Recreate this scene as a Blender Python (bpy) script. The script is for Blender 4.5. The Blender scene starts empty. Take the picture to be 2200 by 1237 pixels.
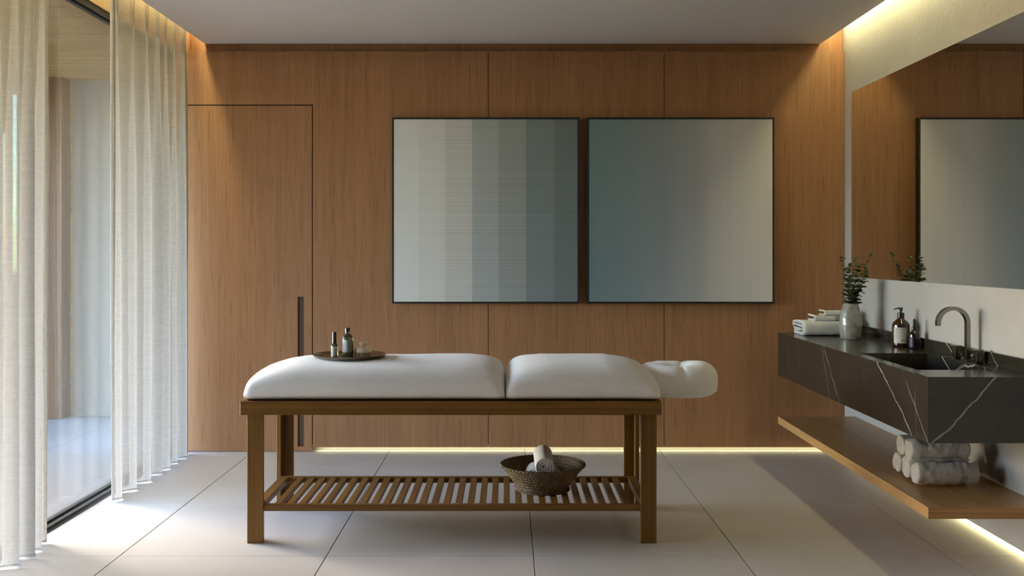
import bpy, bmesh, math, random
from mathutils import Vector, Matrix, noise
random.seed(7)
SC = bpy.context.scene
COL = SC.collection

# ------------------------------------------------------------------ camera, world, sun, exposure
cam_d = bpy.data.cameras.new('camera')
cam_d.sensor_width = 36.0
cam_d.lens = 36.0 * 2150 / 2200
cam_d.shift_x = 8.5 / 2200
cam_d.shift_y = -76.0 / 2200
cam_d.clip_start = 0.05
cam = bpy.data.objects.new('camera', cam_d)
cam.location = (0, 0, 1.25)
cam.rotation_euler = (math.pi / 2, 0, 0)
COL.objects.link(cam)
SC.camera = cam

SUN_EL = math.radians(25)
SUN_H = Vector((0.80, -0.60)).normalized()          # horizontal travel direction of the sunlight
w = bpy.data.worlds.new('world'); SC.world = w; w.use_nodes = True
wn = w.node_tree; wn.nodes.clear()
wo = wn.nodes.new('ShaderNodeOutputWorld'); wb = wn.nodes.new('ShaderNodeBackground')
sky = wn.nodes.new('ShaderNodeTexSky'); sky.sky_type = 'NISHITA'
sky.sun_disc = False; sky.sun_elevation = math.radians(26)
sky.sun_rotation = math.atan2(-SUN_H.x, -SUN_H.y)
sky.air_density = 1.0; sky.dust_density = 1.0; sky.ozone_density = 1.0
wh = wn.nodes.new('ShaderNodeHueSaturation'); wh.inputs['Saturation'].default_value = 1.2
wn.links.new(sky.outputs[0], wh.inputs['Color'])
wt = wn.nodes.new('ShaderNodeMix'); wt.data_type = 'RGBA'; wt.blend_type = 'MULTIPLY'; wt.inputs[0].default_value = 1.0
wt.inputs[7].default_value = (1.0, 0.985, 1.055, 1)      # slightly cooler sky
wn.links.new(wh.outputs[0], wt.inputs[6]); wn.links.new(wt.outputs[2], wb.inputs[0]); wb.inputs[1].default_value = 3.0
wn.links.new(wb.outputs[0], wo.inputs[0])

sun_d = bpy.data.lights.new('sun', 'SUN'); sun_d.energy = 0.45; sun_d.angle = math.radians(5)
sun_d.color = (1.0, 0.97, 0.93)
sun = bpy.data.objects.new('sun', sun_d)
sd = Vector((SUN_H.x * math.cos(SUN_EL), SUN_H.y * math.cos(SUN_EL), -math.sin(SUN_EL)))
sun.rotation_euler = sd.to_track_quat('-Z', 'Y').to_euler(); sun.location = (-6, 8, 5)
COL.objects.link(sun)
# sampling portal in the glazing (gives no light of its own)
pd = bpy.data.lights.new('window_portal', 'AREA'); pd.shape = 'RECTANGLE'; pd.size = 2.6; pd.size_y = 3.1
pd.cycles.is_portal = True
po = bpy.data.objects.new('window_portal', pd); po.location = (-2.19, 4.74, 1.27)
po.rotation_euler = (0, -math.pi / 2, 0)
COL.objects.link(po)

VS = SC.view_settings
SC.display_settings.display_device = 'sRGB'
VS.view_transform = 'Standard'; VS.look = 'None'; VS.gamma = 1.0; VS.use_curve_mapping = False
VS.exposure = 0.80
SC.cycles.max_bounces = 10; SC.cycles.diffuse_bounces = 6; SC.cycles.glossy_bounces = 5
SC.cycles.transmission_bounces = 8; SC.cycles.transparent_max_bounces = 24
SC.cycles.sample_clamp_indirect = 6.0
SC.cycles.caustics_reflective = False; SC.cycles.caustics_refractive = False

# ------------------------------------------------------------------ helpers
def tag(o, label, cat, group=None, kind=None):
    o['label'] = label; o['category'] = cat
    if group: o['group'] = group
    if kind: o['kind'] = kind
    return o

def wloc(o):
    v = Vector((0, 0, 0))
    while o is not None:
        v += o.location; o = o.parent
    return v

def thing(name, loc, label, cat, group=None, kind=None):
    o = bpy.data.objects.new(name, None); COL.objects.link(o); o.location = loc
    o.empty_display_size = 0.05
    return tag(o, label, cat, group, kind)

def obj(name, bm, mat, parent=None, smooth=False, origin=None, angle=None):
    """mesh in world coordinates -> object with its origin at the bottom centre of its box"""
    if len(bm.verts):
        mn = Vector((min(v.co.x for v in bm.verts), min(v.co.y for v in bm.verts), min(v.co.z for v in bm.verts)))
        mx = Vector((max(v.co.x for v in bm.verts), max(v.co.y for v in bm.verts), max(v.co.z for v in bm.verts)))
    c = Vector(origin) if origin is not None else Vector(((mn.x + mx.x) / 2, (mn.y + mx.y) / 2, mn.z))
    bmesh.ops.translate(bm, vec=-c, verts=bm.verts)
    bmesh.ops.recalc_face_normals(bm, faces=bm.faces)
    me = bpy.data.meshes.new(name); bm.to_mesh(me); bm.free()
    if smooth:
        for p in me.polygons: p.use_smooth = True
        if angle: me.set_sharp_from_angle(angle=math.radians(angle))
    o = bpy.data.objects.new(name, me); COL.objects.link(o)
    if mat: me.materials.append(mat)
    if parent is not None:
        o.parent = parent; o.location = c - wloc(parent)
    else:
        o.location = c
    return o

def struct(name, bm, mat, label, cat, parent=None, **k):
    o = obj(name, bm, mat, parent, **k)
    if parent is None: tag(o, label, cat, kind='structure')
    return o

def B(): return bmesh.new()

def box(bm, x0, x1, y0, y1, z0, z1, bev=0.0, seg=1):
    vs = [bm.verts.new((x, y, z)) for z in (z0, z1) for y in (y0, y1) for x in (x0, x1)]
    f = [(0, 2, 3, 1), (4, 5, 7, 6), (0, 1, 5, 4), (2, 6, 7, 3), (0, 4, 6, 2), (1, 3, 7, 5)]
    fs = [bm.faces.new([vs[i] for i in q]) for q in f]
    if bev > 0:
        es = list({e for q in fs for e in q.edges})
        bmesh.ops.bevel(bm, geom=es, offset=bev, segments=seg, affect='EDGES', profile=0.5)
    return bm

def bbox(x0, x1, y0, y1, z0, z1, bev=0.0, seg=1):
    return box(B(), x0, x1, y0, y1, z0, z1, bev, seg)

def lathe(bm, prof, cx, cy, z0, seg=48, sq=None):
    """prof: list of (r, z); closed at the axis when r == 0"""
    rings = []
    for r, z in prof:
        if r <= 1e-6:
            rings.append([bm.verts.new((cx, cy, z0 + z))])
        else:
            rings.append([bm.verts.new((cx + r * math.cos(2 * math.pi * k / seg), cy + r * math.sin(2 * math.pi * k / seg), z0 + z)) for k in range(seg)])
    for a, b in zip(rings, rings[1:]):
        for k in range(seg):
            k2 = (k + 1) % seg
            if len(a) == 1 and len(b) == 1: continue
            if len(a) == 1: bm.faces.new((a[0], b[k], b[k2]))
            elif len(b) == 1: bm.faces.new((a[k], b[0], a[k2]))
            else: bm.faces.new((a[k], b[k], b[k2], a[k2]))
    return bm

def smooth_prof(pts, n=8):
    """Catmull-Rom through points of any dimension"""
    out = []
    P = [pts[0]] + list(pts) + [pts[-1]]
    for i in range(1, len(P) - 2):
        for k in range(n):
            t = k / n
            out.append(tuple(0.5 * (2 * b + (-a + c) * t + (2 * a - 5 * b + 4 * c - d) * t * t + (-a + 3 * b - 3 * c + d) * t ** 3)
                             for a, b, c, d in zip(P[i - 1], P[i], P[i + 1], P[i + 2])))
    out.append(tuple(pts[-1]))
    return out

def tube(bm, pts, rad, seg=10, cap=True):
    pts = [Vector(p) for p in pts]
    rings = []; up = None
    for i, p in enumerate(pts):
        t = (pts[min(i + 1, len(pts) - 1)] - pts[max(i - 1, 0)]).normalized()
        if up is None:
            up = Vector((0, 0, 1)) if abs(t.z) < 0.9 else Vector((0, 1, 0))
        a = (up - t * up.dot(t)).normalized(); b = t.cross(a); up = a
        r = rad(i / (len(pts) - 1)) if callable(rad) else rad
        rings.append([bm.verts.new(p + (a * math.cos(2 * math.pi * k / seg) + b * math.sin(2 * math.pi * k / seg)) * r) for k in range(seg)])
    for q, s in zip(rings, rings[1:]):
        for k in range(seg):
            bm.faces.new((q[k], q[(k + 1) % seg], s[(k + 1) % seg], s[k]))
    if cap:
        bm.faces.new(rings[0][::-1]); bm.faces.new(rings[-1])
    return bm

def sweep_rect(bm, pts, side, hw, hd):
    """rectangular bar along pts; 'side' is the constant side axis"""
    pts = [Vector(p) for p in pts]; side = Vector(side).normalized(); rings = []
    for i, p in enumerate(pts):
        t = (pts[min(i + 1, len(pts) - 1)] - pts[max(i - 1, 0)]).normalized()
        n = side.cross(t).normalized()
        rings.append([bm.verts.new(p + side * (sx * hw) + n * (sn * hd)) for sx, sn in ((-1, -1), (1, -1), (1, 1), (-1, 1))])
    for a, b in zip(rings, rings[1:]):
        for k in range(4): bm.faces.new((a[k], a[(k + 1) % 4], b[(k + 1) % 4], b[k]))
    bm.faces.new(rings[0][::-1]); bm.faces.new(rings[-1])
    return bm

def interp(pts, x):
    if x <= pts[0][0]: return pts[0][1]
    for (a, b), (c, d) in zip(pts, pts[1:]):
        if x <= c:
            return b + (d - b) * (x - a) / (c - a)
    return pts[-1][1]

# ------------------------------------------------------------------ materials
class NT:
    def __init__(self, name):
        self.m = bpy.data.materials.new(name); self.m.use_nodes = True
        self.t = self.m.node_tree; self.t.nodes.clear()
        self.out = self.n('ShaderNodeOutputMaterial')
    def n(self, typ, **kw):
        nd = self.t.nodes.new(typ)
        for k, v in kw.items(): setattr(nd, k, v)
        return nd
    def l(self, a, b): self.t.links.new(a, b)
    def coord(self, kind='Object', scale=(1, 1, 1), rot=(0, 0, 0)):
        tc = self.n('ShaderNodeTexCoord'); mp = self.n('ShaderNodeMapping')
        mp.inputs['Scale'].default_value = scale; mp.inputs['Rotation'].default_value = rot
        self.l(tc.outputs[kind], mp.inputs['Vector']); return mp.outputs[0]
    def world(self, scale=(1, 1, 1)):
        g = self.n('ShaderNodeNewGeometry'); mp = self.n('ShaderNodeMapping')
        mp.inputs['Scale'].default_value = scale
        self.l(g.outputs['Position'], mp.inputs['Vector']); return mp.outputs[0]
    def noise(self, vec, scale, detail=4, rough=0.5, dist=0.0):
        nd = self.n('ShaderNodeTexNoise'); nd.inputs['Scale'].default_value = scale
        nd.inputs['Detail'].default_value = detail; nd.inputs['Roughness'].default_value = rough
        nd.inputs['Distortion'].default_value = dist
        self.l(vec, nd.inputs['Vector']); return nd.outputs['Fac']
    def ramp(self, fac, stops, interp='LINEAR'):
        r = self.n('ShaderNodeValToRGB'); e = r.color_ramp.elements; r.color_ramp.interpolation = interp
        while len(e) < len(stops): e.new(0.5)
        for q, (p, c) in zip(e, stops):
            q.position = p; q.color = (*c, 1) if len(c) == 3 else c
        self.l(fac, r.inputs[0]); return r.outputs[0]
    def math(self, op, a, b=None, c=None):
        m = self.n('ShaderNodeMath', operation=op)
        for i, v in enumerate((a, b, c)):
            if v is None: continue
            if isinstance(v, (int, float)): m.inputs[i].default_value = v
            else: self.l(v, m.inputs[i])
        return m.outputs[0]
    def mix(self, fac, a, b, blend='MIX'):
        m = self.n('ShaderNodeMix', data_type='RGBA', blend_type=blend)
        for sock, v in ((m.inputs[0], fac), (m.inputs[6], a), (m.inputs[7], b)):
            if isinstance(v, (int, float)): sock.default_value = v
            elif isinstance(v, tuple): sock.default_value = (*v, 1)
            else: self.l(v, sock)
        return m.outputs[2]
    def bump(self, h, strength=0.3, dist=0.01):
        b = self.n('ShaderNodeBump'); b.inputs['Strength'].default_value = strength; b.inputs['Distance'].default_value = dist
        self.l(h, b.inputs['Height']); return b.outputs[0]
    def bsdf(self, color, rough=0.5, metal=0.0, bump=None, **kw):
        p = self.n('ShaderNodeBsdfPrincipled')
        def s(nm, v):
            if isinstance(v, (int, float)): p.inputs[nm].default_value = v
            elif isinstance(v, tuple): p.inputs[nm].default_value = (*v, 1)
            else: self.l(v, p.inputs[nm])
        s('Base Color', color); s('Roughness', rough); s('Metallic', metal)
        if bump is not None: self.l(bump, p.inputs['Normal'])
        for k, v in kw.items(): s(k.replace('_', ' '), v)
        self.l(p.outputs[0], self.out.inputs[0]); self.p = p
        return self.m

def plain(name, c, rough=0.5, metal=0.0, **kw):
    n = NT(name)
    f = n.noise(n.coord(), 40, 3)
    col = n.ramp(f, [(0.3, tuple(x * 0.93 for x in c)), (0.7, c)])
    return n.bsdf(col, rough, metal, **kw)

def wood(name, dark, mid, light, axis='z', rough=0.45, fine=1.0, contrast=1.0):
    n = NT(name)
    k = {'x': 0, 'y': 1, 'z': 2}[axis]
    def sc(a, b):
        v = [a, a, a]; v[k] = b; return tuple(v)
    v1 = n.world(sc(150 * fine, 1.6 * fine)); v2 = n.world(sc(26 * fine, 0.7 * fine)); v3 = n.world(sc(5, 0.35))
    f1 = n.noise(v1, 1.0, 5, 0.65); f2 = n.noise(v2, 1.0, 4, 0.6, 0.4); f3 = n.noise(v3, 1.0, 3, 0.5)
    s = n.math('ADD', n.math('MULTIPLY', f1, 0.5), n.math('MULTIPLY', f2, 0.35))
    s = n.math('ADD', s, n.math('MULTIPLY', f3, 0.15))
    d = 0.14 * contrast
    col = n.ramp(s, [(0.5 - d, dark), (0.5, mid), (0.5 + d, light)])
    pores = n.ramp(n.noise(n.world(sc(210 * fine, 5 * fine)), 1.0, 2, 0.5), [(0.60, (1, 1, 1)), (0.72, (0.62, 0.55, 0.5))])
    col = n.mix(1.0, col, pores, 'MULTIPLY')
    return n.bsdf(col, rough, 0.0, n.bump(s, 0.12, 0.002), Specular_IOR_Level=0.35)

M = {}
M['wall_wood'] = wood('wall_wood', (0.248, 0.114, 0.049), (0.346, 0.168, 0.076), (0.428, 0.216, 0.101), 'z', 0.5, 1.0, 1.35)
M['bed_wood_x'] = wood('bed_wood_x', (0.118, 0.053, 0.0100), (0.185, 0.086, 0.016), (0.250, 0.122, 0.024), 'x', 0.42, 0.6)
M['bed_wood_y'] = wood('bed_wood_y', (0.118, 0.053, 0.0100), (0.185, 0.086, 0.016), (0.250, 0.122, 0.024), 'y', 0.42, 0.6)
M['bed_wood_z'] = wood('bed_wood_z', (0.118, 0.053, 0.0100), (0.185, 0.086, 0.016), (0.250, 0.122, 0.024), 'z', 0.42, 0.6)
M['shelf_wood'] = wood('shelf_wood', (0.38, 0.21, 0.075), (0.52, 0.295, 0.115), (0.62, 0.37, 0.160), 'y', 0.36, 0.6)
M['shelf_edge'] = wood('shelf_edge', (0.30, 0.15, 0.055), (0.42, 0.22, 0.085), (0.52, 0.29, 0.12), 'x', 0.35, 0.6)
M['soffit_wood'] = wood('soffit_wood', (0.24, 0.14, 0.06), (0.33, 0.20, 0.085), (0.40, 0.25, 0.12), 'x', 0.5, 0.6)
M['groove'] = plain('groove_brown', (0.10, 0.052, 0.032), 0.6)
M['black'] = plain('black_gap', (0.012, 0.011, 0.010), 0.7)
M['frame_black'] = plain('frame_black', (0.012, 0.010, 0.009), 0.5)
M['alu_dark'] = plain('dark_aluminium', (0.10, 0.097, 0.092), 0.38, 0.6)
M['rubber'] = plain('black_gasket', (0.012, 0.012, 0.012), 0.7)
M['white_paint'] = plain('ceiling_paint', (0.83, 0.78, 0.73), 0.85)
M['header_paint'] = plain('header_paint', (0.60, 0.58, 0.55), 0.8)
M['grout'] = plain('grout', (0.17, 0.155, 0.14), 0.9)

def mk_plaster():
    n = NT('plaster')
    v = n.world()
    f = n.noise(n.world((1, 1.0, 0.55)), 55, 5, 0.6); g = n.noise(v, 3, 3)
    col = n.ramp(g, [(0.3, (0.435, 0.425, 0.42)), (0.7, (0.49, 0.48, 0.475))])
    return n.bsdf(col, 0.85, 0, n.bump(f, 0.45, 0.006))
M['plaster'] = mk_plaster()

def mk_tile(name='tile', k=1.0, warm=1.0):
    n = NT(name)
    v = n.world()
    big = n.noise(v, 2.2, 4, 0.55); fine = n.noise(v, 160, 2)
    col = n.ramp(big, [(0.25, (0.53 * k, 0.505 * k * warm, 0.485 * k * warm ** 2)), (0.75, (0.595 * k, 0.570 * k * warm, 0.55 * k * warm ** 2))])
    col = n.mix(n.ramp(fine, [(0.62, (0, 0, 0)), (0.72, (0.22, 0.22, 0.22))]), col, (0.42 * k, 0.40 * k, 0.37 * k))
    inf = n.n('ShaderNodeObjectInfo')
    tone = n.math('ADD', n.math('MULTIPLY', inf.outputs['Random'], 0.05), 0.975)
    hsv = n.n('ShaderNodeHueSaturation'); n.l(tone, hsv.inputs['Value']); n.l(col, hsv.inputs['Color'])
    return n.bsdf(hsv.outputs[0], 0.42, 0, n.bump(n.noise(v, 70, 4, 0.6), 0.10, 0.002), Specular_IOR_Level=0.4)
M['tile'] = mk_tile()
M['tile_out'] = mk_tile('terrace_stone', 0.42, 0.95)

def mk_linen(name, c1, c2, scale=420, bump=0.25, rough=0.9):
    n = NT(name)
    v = n.coord()
    wx = n.noise(n.coord(scale=(1, 1, 0.08)), scale, 2); wy = n.noise(n.coord(scale=(0.06, 0.06, 1)), scale, 2)
    s = n.math('MULTIPLY', n.math('ADD', wx, wy), 0.5)
    col = n.ramp(s, [(0.32, c1), (0.62, c2)])
    return n.bsdf(col, rough, 0, n.bump(n.math('ADD', s, n.math('MULTIPLY', n.noise(v, 22, 3), 1.5)), bump, 0.002),
                  Sheen_Weight=0.15, Specular_IOR_Level=0.2)
M['linen'] = mk_linen('white_linen', (0.84, 0.835, 0.83), (0.91, 0.905, 0.90))

def mk_terry(name, c, k=1.0):
    n = NT(name)
    f = n.noise(n.coord(), 330, 3, 0.7); g = n.noise(n.coord(), 45, 3)
    col = n.ramp(g, [(0.3, tuple(x * 0.9 for x in c)), (0.7, c)])
    return n.bsdf(col, 0.95, 0, n.bump(n.math('ADD', f, g), 0.55 * k, 0.004), Sheen_Weight=0.25, Specular_IOR_Level=0.1)
M['terry'] = mk_terry('terry_white', (0.86, 0.845, 0.83), 1.6)
M['terry_soft'] = mk_terry('smooth_towel', (0.74, 0.72, 0.70), 0.35)
M['terry_band'] = mk_terry('towel_band', (0.56, 0.54, 0.52), 0.15)
M['terry_grey'] = mk_terry('towel_grey_band', (0.36, 0.34, 0.34), 0.15)

def mk_curtain():
    n = NT('sheer_linen')
    v = n.coord()
    thr_v = n.noise(n.coord(scale=(1, 1, 0.12)), 430, 2, 0.6)      # vertical threads
    thr_h = n.noise(n.coord(scale=(0.12, 0.12, 1)), 430, 2, 0.6)    # horizontal threads
    slub = n.noise(n.coord(scale=(0.04, 0.04, 1)), 120, 3, 0.6)
    weave = n.math('ADD', n.math('MULTIPLY', thr_v, 0.5), n.math('MULTIPLY', thr_h, 0.5))
    col = n.ramp(weave, [(0.30, (0.36, 0.347, 0.335)), (0.68, (0.415, 0.402, 0.39))])
    dif = n.n('ShaderNodeBsdfDiffuse'); n.l(col, dif.inputs[0])
    tra = n.n('ShaderNodeBsdfTranslucent'); n.l(col, tra.inputs[0])
    bp = n.bump(weave, 0.15, 0.001); n.l(bp, dif.inputs['Normal'])
    m1 = n.n('ShaderNodeMixShader'); m1.inputs[0].default_value = 0.235
    n.l(dif.outputs[0], m1.inputs[1]); n.l(tra.outputs[0], m1.inputs[2])
    tp = n.n('ShaderNodeBsdfTransparent')
    m2 = n.n('ShaderNodeMixShader')
    op = n.math('ADD', n.math('MULTIPLY', weave, 0.6), n.math('MULTIPLY', slub, 0.4))
    fac = n.ramp(op, [(0.34, (0.64, 0.64, 0.64)), (0.62, (0.79, 0.79, 0.79))])
    n.l(fac, m2.inputs[0]); n.l(tp.outputs[0], m2.inputs[1]); n.l(m1.outputs[0], m2.inputs[2])
    n.l(m2.outputs[0], n.out.inputs[0]); return n.m
M['curtain'] = mk_curtain()

def mk_hem():
    n = NT('curtain_hem'); col = (0.74, 0.725, 0.705, 1)
    dif = n.n('ShaderNodeBsdfDiffuse'); dif.inputs[0].default_value = col
    tra = n.n('ShaderNodeBsdfTranslucent'); tra.inputs[0].default_value = col
    m1 = n.n('ShaderNodeMixShader'); m1.inputs[0].default_value = 0.6
    n.l(dif.outputs[0], m1.inputs[1]); n.l(tra.outputs[0], m1.inputs[2]); n.l(m1.outputs[0], n.out.inputs[0]); return n.m
M['hem'] = mk_hem()

def mk_pane():
    n = NT('window_glass')
    # Schlick reflectance, the same on both faces of the pane
    g = n.n('ShaderNodeNewGeometry'); dt = n.n('ShaderNodeVectorMath', operation='DOT_PRODUCT')
    n.l(g.outputs['Normal'], dt.inputs[0]); n.l(g.outputs['Incoming'], dt.inputs[1])
    k = n.math('POWER', n.math('SUBTRACT', 1.0, n.math('ABSOLUTE', dt.outputs['Value'])), 5.0)
    f2 = n.math('ADD', n.math('MULTIPLY', k, 0.955), 0.045)
    tp = n.n('ShaderNodeBsdfTransparent'); tp.inputs[0].default_value = (0.93, 0.95, 0.94, 1)
    gl = n.n('ShaderNodeBsdfGlossy'); gl.inputs['Roughness'].default_value = 0.0
    m = n.n('ShaderNodeMixShader'); n.l(f2, m.inputs[0]); n.l(tp.outputs[0], m.inputs[1]); n.l(gl.outputs[0], m.inputs[2])
    n.l(m.outputs[0], n.out.inputs[0]); return n.m
M['pane'] = mk_pane()
n_ = NT('mirror_silver'); M['mirror'] = n_.bsdf((0.86, 0.875, 0.86), 0.012, 1.0)
M['mirror_edge'] = plain('mirror_edge', (0.30, 0.34, 0.32), 0.2)

VAN = dict(x0=1.643, x1=2.113, y0=3.912, y1=6.09, z0=0.505, z1=0.7637)
def mk_marble():
    n = NT('dark_marble')
    pos = n.world()
    warp_n = n.n('ShaderNodeTexNoise'); warp_n.inputs['Scale'].default_value = 7.0; warp_n.inputs['Detail'].default_value = 4
    n.l(pos, warp_n.inputs['Vector'])
    sub = n.n('ShaderNodeVectorMath', operation='SUBTRACT'); n.l(warp_n.outputs['Color'], sub.inputs[0]); sub.inputs[1].default_value = (0.5, 0.5, 0.5)
    scl = n.n('ShaderNodeVectorMath', operation='SCALE'); n.l(sub.outputs[0], scl.inputs[0]); scl.inputs['Scale'].default_value = 0.05
    add = n.n('ShaderNodeVectorMath', operation='ADD'); n.l(pos, add.inputs[0]); n.l(scl.outputs[0], add.inputs[1])
    big = n.noise(pos, 5, 5, 0.6)
    base = n.ramp(big, [(0.3, (0.022, 0.020, 0.016)), (0.7, (0.036, 0.032, 0.026))])
    brk = n.noise(pos, 9, 3)
    tot = None
    # each vein is a plane in the stone: front-face line (y,z)->(y,z) at x0, plus a slant in x; width, strength
    F = VAN['x0']
    veins = [((4.448, .7586), (4.078, .5093), 0.55, .0034, .9, 0.0), ((4.176, .767), (3.919, .511), 0.25, .0022, .8, 0.05),
             ((5.225, .737), (5.110, .511), -0.4, .0020, .55, 0.2), ((5.202, .755), (4.966, .514), 0.9, .0024, .6, 0.15),
             ((5.693, .756), (5.608, .516), 0.5, .0018, .35, 0.3), ((5.90, .76), (5.84, .51), -0.8, .0016, .25, 0.3),
             ((4.62, .76), (4.60, .51), 1.1, .0012, .3, 0.2), ((4.05, .74), (4.03, .60), 0.7, .0018, .4, 0.45)]
    planes = []
    for (ya, za), (yb, zb), sx, wd, st, gate in veins:
        d = Vector((0, yb - ya, zb - za)); s = Vector((1, sx, 0.0))
        nn = d.cross(s).normalized(); planes.append((nn, Vector((F, ya, za)), wd, st, gate))
    # the broad vein crossing the near end face (x,z)
    d = Vector((1.673 - 1.915, 0, .516 - .764)); s = Vector((0.35, 1, 0.1)); planes.append((d.cross(s).normalized(), Vector((1.915, 3.912, .764)), .0045, .55, 0.0))
    for nn, p0, wd, st, gate in planes:
        dt = n.n('ShaderNodeVectorMath', operation='DOT_PRODUCT'); n.l(add.outputs[0], dt.inputs[0]); dt.inputs[1].default_value = nn
        dist = n.math('ABSOLUTE', n.math('SUBTRACT', dt.outputs['Value'], nn.dot(p0)))
        m = n.n('ShaderNodeMapRange', interpolation_type='SMOOTHSTEP'); n.l(dist, m.inputs[0])
        m.inputs[1].default_value = wd * 0.45; m.inputs[2].default_value = wd; m.inputs[3].default_value = st; m.inputs[4].default_value = 0
        v = m.outputs[0]
        g = n.n('ShaderNodeMapRange'); n.l(brk, g.inputs[0]); g.inputs[1].default_value = 0.28 + gate * 0.4; g.inputs[2].default_value = 0.42 + gate * 0.4
        v = n.math('MULTIPLY', v, n.math('MAXIMUM', g.outputs[0], 0.08))
        tot = v if tot is None else n.math('MAXIMUM', tot, v)
    hair = n.noise(n.world((1, 0.5, 1)), 4, 6, 0.7, 1.5)
    hv = n.ramp(hair, [(0.492, (0, 0, 0)), (0.5, (0.03, 0.03, 0.03)), (0.508, (0, 0, 0))])
    tot = n.math('MAXIMUM', tot, hv)
    col = n.mix(tot, base, (0.50, 0.46, 0.40))
    return n.bsdf(col, 0.17, 0, None, Specular_IOR_Level=0.45)
M['marble'] = mk_marble()

def mk_canvas_stripes():
    n = NT('canvas_stripes')
    tc = n.n('ShaderNodeTexCoord'); sp = n.n('ShaderNodeSeparateXYZ'); n.l(tc.outputs['Generated'], sp.inputs[0])
    ed = [0.0, .1335, .277, .423, .569, .717, .869]
    cs = [(.72, .72, .71), (.69, .68, .66), (.62, .61, .585), (.43, .455, .455), (.35, .372, .365), (.24, .278, .290), (.195, .232, .240)]
    col = n.ramp(sp.outputs[0], list(zip(ed, cs)), 'CONSTANT')
    lines = n.noise(n.world((0.25, 1, 190)), 1.0, 2, 0.6)
    amt = n.ramp(sp.outputs[0], [(0.0, (0.10,) * 3), (.25, (0.28,) * 3), (.30, (0.65,) * 3), (1.0, (0.62,) * 3)])
    wv = n.n('ShaderNodeTexWave', bands_direction='Z'); wv.inputs['Scale'].default_value = 21.5; wv.inputs['Distortion'].default_value = 1.2
    wv.inputs['Detail'].default_value = 1; n.l(n.world((0.05, 1, 1)), wv.inputs['Vector'])
    dk = n.math('ADD', n.math('MULTIPLY', lines, 0.7), n.math('MULTIPLY', wv.outputs['Fac'], 0.45))
    mul = n.ramp(dk, [(0.35, (0.66, 0.66, 0.66)), (0.6, (1, 1, 1))])
    mcol = n.mix(amt, (1, 1, 1), mul)
    col = n.mix(1.0, col, mcol, 'MULTIPLY')
    # thin paler line along the band joints
    return n.bsdf(col, 0.8, 0, n.bump(dk, 0.3, 0.002), Specular_IOR_Level=0.2)
M['canvas_stripes'] = mk_canvas_stripes()

def mk_canvas_fade():
    n = NT('canvas_fade')
    tc = n.n('ShaderNodeTexCoord'); sp = n.n('ShaderNodeSeparateXYZ'); n.l(tc.outputs['Generated'], sp.inputs[0])
    wob = n.noise(n.world((3.0, 1, 0.25)), 1.0, 3)
    x = n.math('ADD', sp.outputs[0], n.math('MULTIPLY', n.math('SUBTRACT', wob, 0.5), 0.10))
    col = n.ramp(x, [(0.0, (.175, .255, .275)), (.18, (.215, .280, .300)), (.40, (.290, .325, .350)), (.58, (.40, .41, .43)),
                     (.68, (.53, .51, .52)), (.82, (.61, .59, .585)), (1.0, (.72, .68, .66))])
    st = n.noise(n.world((38, 1, 0.2)), 1.0, 2)
    col = n.mix(n.ramp(st, [(0.3, (0.10,) * 3), (0.7, (0.0,) * 3)]), col, (0.24, 0.29, 0.29))
    return n.bsdf(col, 0.75, 0, None, Specular_IOR_Level=0.2)
M['canvas_fade'] = mk_canvas_fade()

def mk_ceramic():
    n = NT('crackled_glaze')
    v = n.coord(); vo = n.n('ShaderNodeTexVoronoi', feature='DISTANCE_TO_EDGE'); vo.inputs['Scale'].default_value = 55; n.l(v, vo.inputs['Vector'])
    f = n.noise(v, 60, 4, 0.6)
    col = n.ramp(n.noise(v, 28, 4), [(0.3, (0.24, 0.23, 0.205)), (0.7, (0.40, 0.385, 0.35))])
    col = n.mix(n.ramp(vo.outputs[0], [(0.0, (0.35,) * 3), (0.035, (0,) * 3)]), col, (0.16, 0.14, 0.12))
    return n.bsdf(col, 0.14, 0, n.bump(f, 0.35, 0.004), Coat_Weight=1.0, Coat_Roughness=0.06, Specular_IOR_Level=0.8)
M['ceramic'] = mk_ceramic()
M['amber'] = plain('amber_glass', (0.040, 0.014, 0.006), 0.06, 0, Coat_Weight=0.6)
M['dark_glass'] = plain('near_black_glass', (0.014, 0.008, 0.007), 0.07, 0, Coat_Weight=0.6)
M['indigo'] = plain('indigo_label', (0.022, 0.020, 0.075), 0.45)
M['plastic_black'] = plain('black_plastic', (0.012, 0.012, 0.012), 0.3)
M['paper'] = plain('paper_label', (0.66, 0.64, 0.62), 0.7)
M['paper_grey'] = plain('grey_paper_label', (0.20, 0.215, 0.20), 0.6)
M['ink'] = plain('ink', (0.05, 0.05, 0.05), 0.7)
M['ink_grey'] = plain('ink_grey', (0.34, 0.33, 0.32), 0.7)
def mk_clear(name, c, rough=0.03):
    n = NT(name); p = n.bsdf(c, rough, 0, None, Transmission_Weight=0.85, IOR=1.45); return p
M['green_glass'] = mk_clear('olive_glass', (0.30, 0.33, 0.22))
M['pale_glass'] = mk_clear('pale_olive_glass', (0.55, 0.54, 0.40))
M['cap_green'] = plain('dark_green_cap', (0.022, 0.034, 0.026), 0.25)
M['bronze'] = plain('aged_bronze', (0.24, 0.195, 0.135), 0.26, 0.95)
M['brush_wood'] = plain('beech', (0.74, 0.60, 0.43), 0.6)
M['bristle'] = plain('bristle_fibre', (0.50, 0.39, 0.26), 0.85)
M['steel'] = plain('brushed_gunmetal', (0.30, 0.295, 0.285), 0.24, 1.0)
M['leaf_dark'] = plain('leaf_dark', (0.060, 0.078, 0.030), 0.5)
M['leaf_mid'] = plain('leaf_mid', (0.145, 0.165, 0.070), 0.5)
M['stem'] = plain('stem_brown', (0.14, 0.09, 0.05), 0.6)
M['ground'] = plain('lawn', (0.10, 0.13, 0.06), 0.95)
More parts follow.
